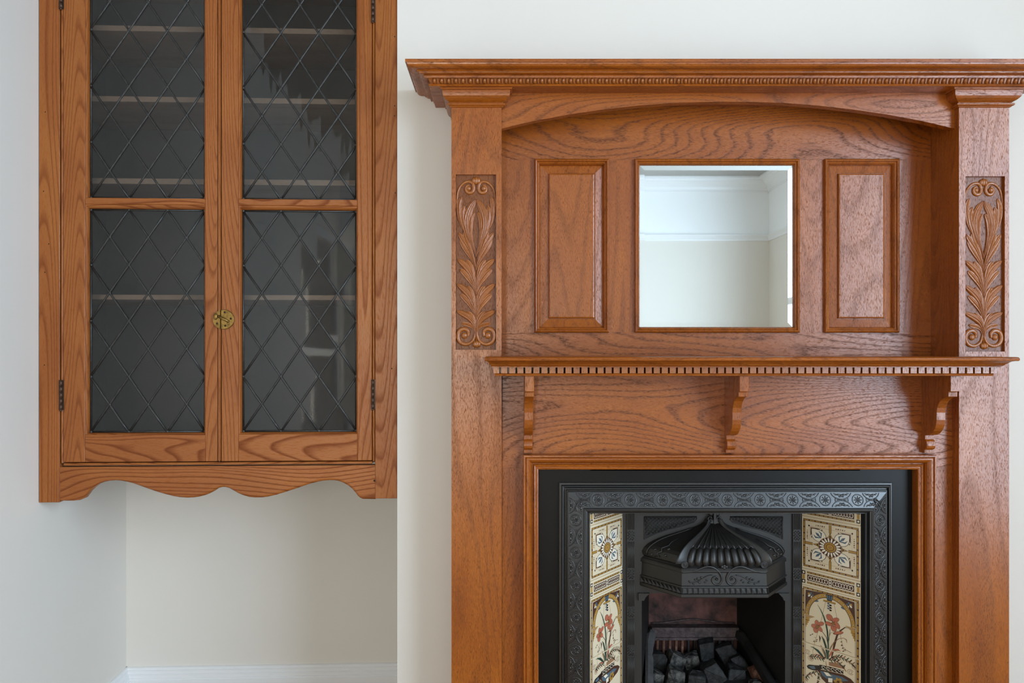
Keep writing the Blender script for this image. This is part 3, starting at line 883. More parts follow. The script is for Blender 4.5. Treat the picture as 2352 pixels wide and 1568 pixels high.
# inner back plate with hood, fluted strips and lattice
YK = 2.287
TXLo, TXLi = X(1356, 2.143), X(1430, YK)
TXRi, TXRo = 2*CX-TXLi, 2*CX-TXLo
HX = .5995
OL, OR = X(1474, YK), 2*HX-X(1474, YK)     # fire opening
HZ = Z(1362, YK)
b = MB()
b.box(TXLi-.004, OL, YK, YK+.012, 0, .97); b.box(OR, TXRi+.004, YK, YK+.012, 0, .97); b.box(OL, OR, YK, YK+.012, HZ, .97)
part('back_plate', b, iron_hood, fire)
part('top_plate', MB().box(TXLo, TXRo, 2.150, 2.32, .970, .9745), iron_dark, fire)
for x0, x1 in ((X(1439.5,YK), X(1457.5,YK)), (2*HX-X(1457.5,YK), 2*HX-X(1439.5,YK))):
    b = MB().box(x0, x1, YK-.006, YK+.002, 0, .968)
    st = part('fluted_strip', b, iron_hood, fire)
    zb = Z(1228.5, YK); ppx = 2.287/F
    w = x1-x0; k = 0
    blocks = [zb - k*88.0*ppx for k in range(12)]
    segs = []; hi = .966
    for zc_ in blocks:
        if zc_ < .03: break
        segs.append((zc_+.0165, hi)); hi = zc_-.0165
    m = MB(); h = MB()
    for lo, up in segs:
        for q in range(5):
            xx = x0+w*(.14+.18*q)
            m.tube([(xx, YK-.006, lo+.001), (xx, YK-.006, up-.001)], .0013, 6)
    for zc_ in blocks:
        if zc_ < .03: break
        for s in (-1, 1):
            for q in range(-3, 4):
                pa = [(x0+w*.08, zc_-.013), (x1-w*.08, zc_-.013), (x1-w*.08, zc_+.013), (x0+w*.08, zc_+.013)]
                c0 = zc_+q*.0085
                sg = clip_seg((x0-.03, c0-s*.03-s*w/2), (x1+.03, c0+s*.03+s*w/2), pa)
                if sg: m.tube([(sg[0][0], YK-.0065, sg[0][1]), (sg[1][0], YK-.0065, sg[1][1])], .0009, 5)
        h.box(x0+w*.04, x1-w*.04, YK-.0072, YK-.005, zc_-.0158, zc_-.0138); h.box(x0+w*.04, x1-w*.04, YK-.0072, YK-.005, zc_+.0138, zc_+.0158)
    part('reeding', m, iron_hood, st, kind='stuff')
    part('reeding_bar', h, iron_hood, st)
# lattice spandrels beside the dome
def lat(flip):
    def P(px, py):
        x = X(px, YK); x = 2*HX-x if flip else x
        return (x, Z(py, YK))
    edge = [(1480,1186),(1600,1186),(1600,1193),(1594,1199),(1565,1208),(1535,1215),(1505,1225),(1480,1238)]
    pl = [P(*q) for q in edge]
    m = MB()
    m.tube([(x, YK-.0012, z) for x, z in pl+[pl[0]]], .0016, 6)
    fr = part('lattice_frame', m, iron_hood, fire)
    # convex pieces for clipping
    hull = [P(1481,1187), P(1599,1187), P(1594,1198), P(1540,1213), P(1481,1236)]
    a = sum(hull[i-1][0]*hull[i][1]-hull[i][0]*hull[i-1][1] for i in range(5))
    if a < 0: hull = hull[::-1]
    bars = MB()
    cxm, czm = P(1540, 1210)
    for s in (-1, 1):
        for q in range(-16, 17):
            x = cxm+q*.0112
            sg = clip_seg((x-.12, czm-s*.12*1.05), (x+.12, czm+s*.12*1.05), hull)
            if sg and math.hypot(sg[0][0]-sg[1][0], sg[0][1]-sg[1][1]) > .003:
                bars.tube([(sg[0][0], YK-.001, sg[0][1]), (sg[1][0], YK-.001, sg[1][1])], .0012, 5)
    part('lattice', bars, iron_hood, fr, kind='stuff')
    part('lattice_ground', MB().prism_xz(hull, YK-.0006, YK+.0004), iron_dark, fr)
lat(False); lat(True)

# the hood: faceted base and fluted ogee dome
HW, HF, HD = .2066, .1160, .1120           # half width at plate, half width of front, projection
def plan(s, e=0.0, d=None):
    """left end, left corner, right corner, right end, at scale s grown by e"""
    w = HW*s+e*.9; f = HF*s+e*.45; dd = (HD*s if d is None else d)+e
    return [(HX-w, YK), (HX-f, YK-dd), (HX+f, YK-dd), (HX+w, YK)]
base = [(.6188,.000),(.6188,.004),(.6215,.006),(.6290,.006),(.6305,.001),(.6445,-.001),(.6455,.004),(.6475,.0055),(.6500,.005),(.6515,.001),(.6860,-.001),(.6880,.003),(.6905,.004),(.6930,.0025),(.6960,.003),(.6985,.001),(.7010,-.003),(.7040,-.006)]
rows = [[(x, y, z) for x, y in plan(1, e)] for z, e in base]
m = MB().grid(rows, 0, False)
m.add(rows[0], [(0,1,2,3)]); m.add(rows[-1], [(3,2,1,0)])
hood = part('hood', m, iron_hood, fire)
ogee = [(.7030,.955),(.709,.985),(.718,.997),(.729,.968),(.738,.925),(.748,.845),(.7555,.765),(.764,.645),(.772,.505),(.779,.395),(.786,.290),(.794,.195),(.801,.145),(.811,.118)]
def dome_pt(z, q):
    """q: -1.5..1.5 around the three facets"""
    s = interp(ogee, z); p = plan(s, 0, HD*s)
    t = max(0.0, min(2.9999, q+1.5)); i = int(t); f = t-i
    return Vector((p[i][0]+(p[i+1][0]-p[i][0])*f, p[i][1]+(p[i+1][1]-p[i][1])*f, z))
zs = [z for z, _ in ogee]
rows = [[tuple(dome_pt(z, -1.5+i/4.0)) for i in range(13)] for z in zs]
m = MB().grid(rows, 0, False)
m.add([rows[-1][0], rows[-1][4], rows[-1][8], rows[-1][12]], [(0,1,2,3)])
# filling band between base top and dome foot
part('dome', m, iron_hood, hood)
nrm_f = Vector((0,-1,.35)).normalized()
# gadroons round the foot of the front facet
for i in range(10):
    q = -.5+(i+.5)/10.0
    q2 = q*.90
    path = [dome_pt(z, q2*(1.0 if z < .725 else .985))+nrm_f*.0005 for z in (.7055,.710,.717,.726,.735,.743,.749)]
    rr = [.0035,.0084,.0100,.0098,.0092,.0084,.0050]
    g = MB().tube([tuple(p) for p in path], rr, 10, 0, .95)
    g.ball(tuple(path[0]+Vector((0,0,.003))), (.0078,0,0), (0,.0075,0), (0,0,.0055), 10, 6)
    part('gadroon', g, iron_hood, hood)
for i in range(11):
    q = -.44+i*.088
    path = [dome_pt(z, q)+nrm_f*.0004 for z in (.749,.757,.765,.773,.781,.789,.800)]
    rr = [.0026,.0024,.0020,.0016,.0013,.0011,.0009]
    part('rib', MB().tube([tuple(p) for p in path], rr, 6), iron_hood, hood)
# zigzag where ribs meet gadroons
zz = []
for i in range(21):
    q = -.45+i*.045
    zz.append(tuple(dome_pt(.7480+(.0038 if i % 2 else 0), q)+nrm_f*.002))
part('zigzag_edge', MB().tube(zz, .0011, 5), iron_hood, hood)
# corner straps ending in volutes
for s in (-1, 1):
    path = [dome_pt(z, s*.5)+Vector((0,-.001,.001)) for z in (.7085,.7125,.7190,.7265,.7340,.7415,.7490,.7560,.7630,.7700,.7765,.7830,.7900,.7970,.8080)]
    n = len(path)
    m = MB()
    rows = []
    for i, p in enumerate(path):
        w = .0125*(1-i/(n-1))+.0055
        for_e = Vector((1,0,0))
        rows.append([tuple(p+Vector((-w,.006,-.001))), tuple(p+Vector((-w*.8,-.0025,.0015))), tuple(p+Vector((w*.6,-.0025,.0015))), tuple(p+Vector((w*.85,-.0045,.002))), tuple(p+Vector((w,.002,-.001)))] if s > 0 else
                    [tuple(p+Vector((-w,.002,-.001))), tuple(p+Vector((-w*.85,-.0045,.002))), tuple(p+Vector((-w*.6,-.0025,.0015))), tuple(p+Vector((w*.8,-.0025,.0015))), tuple(p+Vector((w,.006,-.001)))])
    m.grid(rows, 0, True)
    c = dome_pt(.7110, s*.5)+Vector((-s*.006,-.004,-.002))
    for t in range(3):
        m.ring(tuple(c), (1,0,0), (0,0,1), (0,-1,0), .0085-.0027*t, .0017, 20, 6)
    m.ball(tuple(c), (.0028,0,0), (0,.004,0), (0,0,.0028), 8, 5)
    part('corner_strap', m, iron_hood, hood)
    # outer rim of the side facet and its raised flourish
    rim = [dome_pt(z, s*1.38)+Vector((s*.0004,-.0025,.0008)) for z in (.7100,.7190,.7265,.7340,.7415,.7490,.7560,.7630,.7700,.7770,.7840)]
    part('rim', MB().tube([tuple(p) for p in rim], .0022, 6), iron_hood, hood)
    fl = [(.7105,1.18),(.714,1.05),(.722,1.12),(.729,1.02),(.737,1.08),(.745,.98),(.753,1.02),(.762,1.0)]
    m = MB().tube([tuple(dome_pt(z, s*q)+Vector((s*.0012,-.0018,.001))) for z, q in fl], [.0016,.002,.0022,.0022,.002,.0018,.0014,.001], 6)
    for z, q in ((.722,.9),(.730,1.2),(.738,.9),(.716,1.24)):
        p = dome_pt(z, s*q)+Vector((s*.001,-.0012,.0008))
        m.ball(tuple(p), (.0052,0,.001), (0,.0028,0), (0,.0006,.0032), 8, 5)
    part('flourish', m, iron_hood, hood)
    # bracket ear at the foot of the hood
    xe = HX+s*HW
    ear = [(xe+s*.010, HZ+.002), (xe+s*.010, HZ-.019), (xe-s*.006, HZ-.019), (xe-s*.010, HZ-.010), (xe-s*.022, HZ+.002)]
    part('ear', MB().prism_xz(ear, YK-.008, YK+.004), iron_hood, hood)
# finial
m = MB()
tp = Vector((HX, YK-.012, .812))
m.box(HX-.0035, HX+.0035, YK-.018, YK, .792, .8345)
for s in (-1, 1):
    m.ring((HX+s*.0125, YK-.011, .8125), (1,0,0), (0,0,1), (0,-1,0), .0058, .0022, 18, 6)
    m.ball((HX+s*.0125, YK-.011, .8125), (.003,0,0), (0,.005,0), (0,0,.003), 8, 5)
    m.tube([(HX+s*.003, YK-.010, .796), (HX+s*.007, YK-.012, .803), (HX+s*.012, YK-.012, .806)], [.004,.0042,.003], 8)
    m.ball((HX+s*.008, YK-.008, .8255), (.0075,0,.003*s), (0,.006,0), (-.003*s,0,.0055), 10, 6)
part('finial', m, iron_hood, hood)
# wave moulding and scrolls on the front of the base
yfr = YK-HD-.001
def fp(px, py): return (X(px, 2.175), yfr, Z(py, 2.175))
cpx = 1160+HX*F/2.175
wave = [(-97,1314),(-84,1313.5),(-70,1311),(-56,1306),(-44,1301.5),(-32,1301),(-22,1304.5),(-13,1312),(-7,1322),(-5.5,1331),(-9,1339),(-16,1342),(-24,1339.5),(-28,1332.5),(-25.5,1326),(-19,1323.5),(-14.5,1327.5),(-16,1332.5)]
for s in (-1, 1):
    pth = [fp(cpx+s*a*-1 if s > 0 else cpx+a, b_) for a, b_ in wave]
    sm = smooth_path(pth, 5); n = len(sm)
    m = MB().tube([tuple(p) for p in sm], [.0030 if i < n*.5 else .0030-.0014*(i-n*.5)/(n*.5) for i in range(n)], 7, 0, 1.0)
    c = fp(cpx-s*-18.5 if s > 0 else cpx-18.5, 1329.5)
    m.ball(c, (.0030,0,0), (0,.0045,0), (0,0,.0030), 8, 5)
    part('scroll', m, iron_hood, hood)
    spray = [(-27,1320),(-38,1322),(-48,1327),(-58,1333),(-68,1337),(-80,1337.5)]
    m = MB().tube([tuple(p) for p in smooth_path([fp(cpx-s*a, b_) for a, b_ in spray], 4)], [.0014]*21, 5)
    for a, b_, r in ((-52,1326,.0034),(-60,1329,.0036),(-57,1337,.0036),(-66,1331,.0030),(-70,1340,.0030),(-40,1332,.0028),(-44,1337,.0026),(-80,1334.5,.0026)):
        m.ball(fp(cpx-s*a, b_), (r*1.25,0,r*.5*s), (0,.0022,0), (-r*.3*s,0,r*.7), 8, 5)
    part('spray', m, iron_hood, hood)
m = MB()
for dx, dzz in ((0,0),(-5,3),(5,3),(0,5)):
    m.ball(fp(cpx+dx, 1304-dzz), (.0048,0,0), (0,.004,0), (0,0,.0048), 8, 5)
part('boss', m, iron_hood, hood)
# saw-tooth row, each tooth a small wedge
zt_, zb_ = .6440, .6312
def tooth_mesh():
    t = MB(); h = zt_-zb_
    t.add([(-.0052,0,h),(.0058,0,0),(-.0040,0,0),(-.0052,-.0055,h),(.0058,-.0010,0),(-.0048,-.0055,0)], [(0,1,2),(3,5,4),(0,3,4,1),(1,4,5,2),(2,5,3,0)])
    return t.mesh('tooth', (0,0,0), [iron_hood])
tm = tooth_mesh()
pc = [Vector((x, y)) for x, y in plan(1, .0005)]
for i in range(3):
    a, c = pc[i], pc[i+1]; ln = (c-a).length
    n = max(1, int(round(ln/.0146))); ang = math.atan2(c.y-a.y, c.x-a.x)
    for k in range(n):
        p = a+(c-a)*((k+.5)/n)
        place('tooth', tm, (p.x, p.y, zb_), hood, (0,0,ang))

# fire opening: cheeks, back, grate
BKY = 2.527; BL, BR = .457, .737
b = MB()
b.add([(OL,YK+.012,0),(BL,BKY,0),(BL,BKY,.80),(OL,YK+.012,.80),(OL-.006,YK+.012,0),(BL-.006,BKY,0),(BL-.006,BKY,.80),(OL-.006,YK+.012,.80)],
      [(0,1,2,3),(7,6,5,4),(0,3,7,4),(1,5,6,2),(3,2,6,7),(0,4,5,1)])
part('cheek', b, iron_dark, fire)
b = MB()
b.add([(OR,YK+.012,0),(BR,BKY,0),(BR,BKY,.80),(OR,YK+.012,.80),(OR+.006,YK+.012,0),(BR+.006,BKY,0),(BR+.006,BKY,.80),(OR+.006,YK+.012,.80)],
      [(0,3,2,1),(7,4,5,6),(0,4,7,3),(1,2,6,5),(3,7,6,2),(0,1,5,4)])
part('cheek', b, iron_dark, fire)
part('fireback', MB().box(BL-.006, BR+.006, BKY, BKY+.02, 0, .80), fireback, fire)
part('throat_plate', MB().box(OL-.006, OR+.006, YK+.012, BKY+.02, .80, .806), iron_dark, fire)
# grate: ledge at the back, two sloping side rims, ribs, and the sloping bed
g = MB()
lz0, lz1 = Z(1463,BKY-.03), Z(1440,BKY-.03)
g.box(BL+.004, BR-.004, BKY-.035, BKY, lz0, lz1)
g.tube([tuple(p) for p in smooth_path([(BL+.008,BKY-.003,lz1+.004),(BL+.05,BKY-.004,lz1+.006),(CX-.03,BKY-.005,lz1+.014),(CX,BKY-.006,lz1+.017),(CX+.03,BKY-.005,lz1+.014),(BR-.05,BKY-.004,lz1+.006),(BR-.008,BKY-.003,lz1+.004)], 4)], .0028, 6)
g.box(BL+.004, BR-.004, BKY-.040, BKY-.034, lz0-.006, lz0+.002)
grate = part('grate', g, coal_mat('sooty_clay', (52,42,42), (86,72,72)), fire)
for s in (-1, 1):
    pts = [(CX+.002+s*.136, BKY-.012, lz1-.004), (CX+.002+s*.150, BKY-.05, lz1-.010), (CX+.002+s*.160, BKY-.075, lz1-.026), (CX+.002+s*.187, 2.300, .330)]
    rows = []
    for x, y, z in pts:
        rows.append([(x-s*.020,y,z-.016),(x-s*.017,y,z-.002),(x-s*.004,y,z+.002),(x+s*.004,y,z-.002),(x+s*.004,y,z-.024),(x-s*.020,y,z-.024)])
    m = MB().grid(rows, 0, False, True); m.add(rows[0], [tuple(range(6))]); m.add(rows[-1], [tuple(range(5,-1,-1))])
    part('side_rim', m, ash if s < 0 else iron_dark, grate)
for i in range(13):
    xx = BL+.02+i*.0195
    part('rib', MB().box(xx-.004, xx+.004, BKY-.040, BKY-.030, lz0-.05, lz0-.004), coal_rust if i < 5 else iron_dark, grate, bevel=.0015)
def bedz(y): return .292+(y-2.30)*.22
part('bed_plate', MB().add([(CX-.185,2.30,bedz(2.30)),(CX+.185,2.30,bedz(2.30)),(CX+.14,BKY-.003,bedz(BKY)),(CX-.14,BKY-.003,bedz(BKY)),
                            (CX-.185,2.30,.2),(CX+.185,2.30,.2),(CX+.14,BKY-.003,.2),(CX-.14,BKY-.003,.2)],
                           [(0,1,2,3),(7,6,5,4),(0,4,5,1),(1,5,6,2),(2,6,7,3),(3,7,4,0)]), iron_dark, grate)

# coals, each a lump of its own
rnd = random.Random(11)
def coal(px, py, w, h, Y, label, mat, rot=0.0, block=.5):
    s = Y/F
    hx, hz, hy = w*s/2*1.16, h*s/2*1.16, (w+h)*s/4.2
    bm = bmesh.new()
    for i in range(8):
        c = [(1 if i & 1 else -1), (1 if i & 2 else -1), (1 if i & 4 else -1)]
        bm.verts.new([ci*(.80+rnd.uniform(-.20,.12)) for ci in c])
    for i in range(7):
        d = Vector((rnd.gauss(0,1), rnd.gauss(0,1), rnd.gauss(0,1))).normalized()
        bm.verts.new(d*(1.0+rnd.uniform(0,.12)))
    bmesh.ops.convex_hull(bm, input=list(bm.verts))
    for v in [v for v in bm.verts if not v.link_faces]: bm.verts.remove(v)
    bmesh.ops.scale(bm, vec=(hx, hy, hz), verts=bm.verts)
    bmesh.ops.rotate(bm, matrix=Matrix.Rotation(math.radians(rot), 3, 'Y'), verts=bm.verts)
    bmesh.ops.rotate(bm, matrix=Matrix.Rotation(math.radians(rnd.uniform(-18,18)), 3, 'Z'), verts=bm.verts)
    bmesh.ops.bevel(bm, geom=list(bm.edges), offset=.0018, segments=1, affect='EDGES', clamp_overlap=True)
    bmesh.ops.triangulate(bm, faces=bm.faces)
    bmesh.ops.subdivide_edges(bm, edges=list(bm.edges), cuts=1)
    bm.normal_update()
    for v in bm.verts: v.co += v.normal*rnd.uniform(-.0011, .0011)
    me = bpy.data.meshes.new('coal'); bm.to_mesh(me); bm.free(); me.materials.append(mat)
    o = bpy.data.objects.new('coal', me); COL.objects.link(o)
    o.location = (X(px,Y), Y, Z(py,Y))
    tag(o, label, 'coal', 'coals heaped in the grate')
coal(1509,1517,38,43,2.425,'grey flat-faced coal block against the left rim of the grate, upper left of the heap', coal_black, 6)
coal(1551,1519,38,46,2.430,'craggy white-flecked coal lump just right of the flat grey block at upper left', coal_ashy, 20)
coal(1589,1518,38,34,2.440,'small dark rough coal in the middle, below and left of the topmost block', coal_ashy, -12)
coal(1622,1490,36,46,2.475,'topmost upright coal block standing against the back ledge', coal_black, -8)
coal(1668,1500,40,52,2.470,'long smooth coal leaning right, second highest in the heap', coal_black, -32)
coal(1697,1521,26,40,2.435,'narrow dark end of coal wedged under the long leaning one', coal_black, -34)
coal(1637,1546,44,50,2.375,'large smooth-faced grey coal at the front centre of the heap', coal_black, -24)
coal(1598,1561,44,40,2.360,'squarish dark coal at the bottom edge, left of the large smooth front one', coal_black, 4)
coal(1550,1555,40,42,2.370,'dark coal with a pale ragged top edge, second from the left in the front row', coal_ashy, 12)
coal(1503,1556,42,38,2.365,'crumbly ash-speckled coal at the left end of the front row', coal_ashy, 16)
coal(1686,1549,46,42,2.400,'broad dull coal right of the large smooth front one', coal_black, 14)
coal(1740,1546,30,34,2.395,'rust-brown burnt lump resting by the right rim of the grate', coal_rust, -30)
coal(1733,1572,24,22,2.345,'small pale-edged coal below the rust-brown lump', coal_ashy, 10)
coal(1780,1574,34,22,2.325,'flat coal at the far right end, by the foot of the right rim', coal_black, 0)

# ------------------------------------------------------------------ patterned tiles on the splayed cheeks
YTI, YTO = YK-.002, 2.145                    # depth at the inner and outer edges
UXI, UXO = TXRi, TXRo
def from_photo(px, py):
    """where a mark on the right-hand cheek lies: (u across from the inner edge, height)"""
    k = (px-VX)/F
    u = (k*YTI-UXI)/((UXO-UXI)+k*(YTI-YTO))
    return (u, EYE-(py-VY)*(YTI+(YTO-YTI)*u)/F)
def Q8(x, y): return from_photo(1820+x/8.34, 1380+y/8.34)
def Q4(x, y): return from_photo(1810+x/3.752, 1150+y/3.752)
PWID = math.hypot(UXO-UXI, YTI-YTO)

class Tile:
    """flat print on a glazed slab: pieces drawn in (u, z), cut to the slab"""
    def __init__(s, z0, z1): s.z0, s.z1 = z0, z1; s.p = []
    def poly(s, pts, mat, lay=1):
        q = clip_poly([tuple(p) for p in pts], .012, .988, s.z0+.0012, s.z1-.0012)
        if len(q) > 2 and poly_area(q) > 1e-9: s.p.append((q, mat, lay))
    def disc(s, c, ru, rz, mat, lay=1, n=16, rot=0.0):
        ca, sa = math.cos(rot), math.sin(rot); pts = []
        for i in range(n):
            a = 2*math.pi*i/n; x = ru*math.cos(a)*PWID; y = rz*math.sin(a)
            pts.append((c[0]+(x*ca-y*sa)/PWID, c[1]+x*sa+y*ca))
        s.poly(pts, mat, lay)
    def strip(s, pts, w, mat, lay=1):
        """w in metres, number or list"""
        P = [Vector((p[0]*PWID, p[1])) for p in pts]; n = len(P); L = []
        for i, p in enumerate(P):
            t = (P[min(i+1,n-1)]-P[max(i-1,0)]).normalized(); nn = Vector((-t.y, t.x))
            ww = (w[i] if isinstance(w, (list, tuple)) else w)/2
            L.append((p+nn*ww, p-nn*ww))
        for i in range(n-1):
            s.poly([(v.x/PWID, v.y) for v in (L[i][0], L[i+1][0], L[i+1][1], L[i][1])], mat, lay)
    def ringd(s, c, ru, rz, w, mat, lay=1, n=20, a0=0, a1=360):
        pts = [(c[0]+ru*math.cos(math.radians(a0+(a1-a0)*i/n)), c[1]+rz*math.sin(math.radians(a0+(a1-a0)*i/n))) for i in range(n+1)]
        s.strip(pts, w, mat, lay)
    def rect(s, u0, u1, z0, z1, mat, lay=1): s.poly([(u0,z0),(u1,z0),(u1,z1),(u0,z1)], mat, lay)
    def dashes(s, a, b, w, n, lay=1):
        """brown edged gold dashes from a to b"""
        s.strip([a, b], w, BROWN, lay)
        for i in range(n):
            t0, t1 = (i+.10)/n, (i+.90)/n
            p = (a[0]+(b[0]-a[0])*t0, a[1]+(b[1]-a[1])*t0); q = (a[0]+(b[0]-a[0])*t1, a[1]+(b[1]-a[1])*t1)
            s.strip([p, q], w*.55, GOLD, lay+1)
    def build(s, side):
        b = MB()
        def P(u, z, d):
            if side == 'r': x, y = UXI+(UXO-UXI)*u, YTI+(YTO-YTI)*u; nx, ny = -(YTI-YTO)/PWID, -(UXO-UXI)/PWID
            else:
                x, y = 2*CX-UXO+(UXO-UXI)*u, YTO+(YTI-YTO)*u; nx, ny = (YTI-YTO)/PWID, -(UXO-UXI)/PWID
            return (x+nx*d, y+ny*d, z)
        u0, u1, z0, z1 = .004, .996, s.z0, s.z1
        e = .0022; eu = e/PWID
        rows = []
        for o, d in ((0,-.006),(0,-.0012),(.4,-.0003),(1,0)):
            rows.append([P(u0+eu*o,z0+e*o,d),P(u1-eu*o,z0+e*o,d),P(u1-eu*o,z1-e*o,d),P(u0+eu*o,z1-e*o,d)])
        b.grid(rows, CREAM, False, True); b.add(rows[-1], [(0,1,2,3)], CREAM); b.add(rows[0], [(3,2,1,0)], CREAM)
        for pts, mat, lay in s.p:
            b.add([P(u, z, .00010*lay) for u, z in pts], [tuple(range(len(pts)))], mat)
        c = b.centre()
        me = bpy.data.meshes.new('tile')
        me.from_pydata([(x-c[0],y-c[1],z-c[2]) for x,y,z in b.v], [], b.f)
        for m in TILE_MATS: me.materials.append(m)
        me.polygons.foreach_set('material_index', b.m); me.update()
        return place('tile', me, c, fire)

def zi(py): return EYE-(py-VY)*YTI/F
def narrow(py0, py1):
    t = Tile(zi(py1), zi(py0)); h = t.z1-t.z0; m = (t.z0+t.z1)/2
    lo, hi = t.z0+h*.12, t.z1-h*.12; h = hi-lo
    t.dashes((.10,hi-.003),(.90,hi-.003), .0052, 11); t.dashes((.10,lo+.003),(.90,lo+.003), .0052, 11)
    t.rect(.105, .895, lo+.009, hi-.009, BROWN)
    for u in (.04, .96):
        for z in (hi-.005, lo+.005):
            t.rect(u-.030, u+.030, z-.0052, z+.0052, DARK); t.disc((u, z), .017, .0031, WHITE, 2, 8)
        t.rect(u-.022, u+.022, lo+.011, hi-.011, GOLD)
    for i in range(7):
        for c in (.150+i*.047, .568+i*.047):
            t.ringd((c, m), .025, .0058, .0016, WHITE, 2, 12)
    t.rect(.475, .525, m-.0075, m+.0075, WHITE, 2); t.rect(.484, .516, m-.0055, m+.0055, BROWN, 3); t.disc((.5,m), .012, .0022, WHITE, 4, 8)
    return t
def sunflower(py0, py1):
    t = Tile(zi(py1), zi(py0)); z0, z1 = t.z0+.006, t.z1-.006; m = (z0+z1)/2; H = z1-z0
    def zz(v): return z1-H*v                      # v downwards
    t.dashes((.035,z1-.003),(.965,z1-.003), .0055, 9); t.dashes((.035,z0+.003),(.965,z0+.003), .0055, 9)
    t.dashes((.05,z0+.006),(.05,z1-.006), .0070, 7); t.dashes((.95,z0+.006),(.95,z1-.006), .0070, 7)
    for a, b_ in (((.5,zz(.05)),(.5,zz(.22))), ((.5,zz(.78)),(.5,zz(.95))), ((.07,m),(.2,m)), ((.8,m),(.93,m))):
        t.strip([a, b_], .0075, BROWN); t.strip([a, b_], .0050, GOLD, 2)
    for u in (.135, .865):
        for v in (.135, .865): t.disc((u, zz(v)), .014, .0026, DARK, 2, 8)
    t.strip([(.14,zz(.14)),(.86,zz(.14)),(.86,zz(.86)),(.14,zz(.86)),(.14,zz(.14))], .0007, TAN)
    # brown corner fans
    for su in (-1, 1):
        for sv in (-1, 1):
            cu, cv = .5+su*.34, .5+sv*.34
            t.poly([(cu, zz(cv)), (cu-su*.19, zz(cv)), (cu-su*.05, zz(cv-sv*.05)), (cu, zz(cv-sv*.19))], BROWN)
            for k in range(3):
                t.strip([(cu, zz(cv)), (cu-su*(.04+.06*k), zz(cv-sv*(.16-.06*k)))], .0015, TAN, 2)
            # pointed oval petals on the diagonal
            P0_, P1_ = Vector((.5+su*.315, .5+sv*.315)), Vector((.5+su*.07, .5+sv*.07))
            d = (P1_-P0_); nn = Vector((-d.y, d.x)); pts = []
            for i in range(9):
                f = i/8; pts.append(P0_+d*f+nn*(.34*math.sin(math.pi*f)))
            for i in range(7, 0, -1):
                f = i/8; pts.append(P0_+d*f-nn*(.34*math.sin(math.pi*f)))
            c = sum(pts, Vector((0,0)))/len(pts)
            t.poly([((p.x-c.x)*1.07+c.x, zz((p.y-c.y)*1.07+c.y)) for p in pts], DARK, 2)
            t.poly([(p.x, zz(p.y)) for p in pts], WHITE, 3)
            b0_ = Vector((.5+su*.155, .5+sv*.155))
            for ang, l in ((0,.15),(48,.17),(-48,.17)):
                dd = Vector((su, sv)).normalized(); r = math.radians(ang)
                d2 = Vector((dd.x*math.cos(r)-dd.y*math.sin(r), dd.x*math.sin(r)+dd.y*math.cos(r)))
                mid = b0_+d2*l*.55; end = b0_+d2*l*.9+(dd-d2)*l*.4
                t.strip([(b0_.x, zz(b0_.y)), (mid.x, zz(mid.y)), (end.x, zz(end.y))], [.0015,.0072 if ang == 0 else .0048,.0008], BLUE, 4)
            for a_ in (-.09, .09):
                t.disc((.5+su*(.23+a_), zz(.5+sv*(.23-a_))), .011, .0018, BROWN, 4, 8)
            # sprigs in the margin
            for k in range(5):
                t.disc((.5+su*(.10+k*.035), zz(.5+sv*.395)), .013, .0022-.0002*k, BROWN if k % 2 else TAN, 1, 8, .5*(-1)**k)
                t.disc((.5+su*.395, zz(.5+sv*(.10+k*.04))), .011, .0026-.0003*k, BROWN if k % 2 else TAN, 1, 8, .5*(-1)**k)
    # gold four-point star
    for k in range(4):
        d = Vector(((0,-1),(1,0),(0,1),(-1,0))[k]); nn = Vector((-d.y, d.x)); c = Vector((.5,.5))
        pts = [c+d*.30, c+d*.21+nn*.03, c+d*.155+nn*.115, c+d*.155-nn*.115, c+d*.21-nn*.03]
        t.poly([(p.x, zz(p.y)) for p in pts], BROWN, 4)
        pts = [c+d*.275, c+d*.205+nn*.024, c+d*.155+nn*.09, c+d*.155-nn*.09, c+d*.205-nn*.024]
        t.poly([(p.x, zz(p.y)) for p in pts], GOLD, 5)
        t.disc((.5+d.x*.215, zz(.5+d.y*.215)), .013, .0022, DARK, 6, 8)
    R = .19
    t.disc((.5,m), R*1.04, R*1.04*H, TAN, 6, 28); t.disc((.5,m), R, R*H, BROWN, 7, 28)
    for k in range(18):
        a = 2*math.pi*k/18
        t.disc((.5+R*.73*math.cos(a), m+R*.73*H*math.sin(a)), R*.24, R*.10*H, WHITE, 8, 10, math.atan2(math.sin(a)*H, math.cos(a)*PWID))
    t.disc((.5,m), R*.56, R*.56*H, BROWN, 9, 20); t.disc((.5,m), R*.50, R*.50*H, GOLD, 10, 20)
    t.disc((.5,m), R*.37, R*.37*H, BROWN, 11, 18); t.disc((.5,m), R*.32, R*.32*H, GOLD, 12, 18); t.disc((.5,m), R*.12, R*.12*H, TAN, 13, 10)
    return t
MUR0, MUR1 = zi(1598), zi(1341)
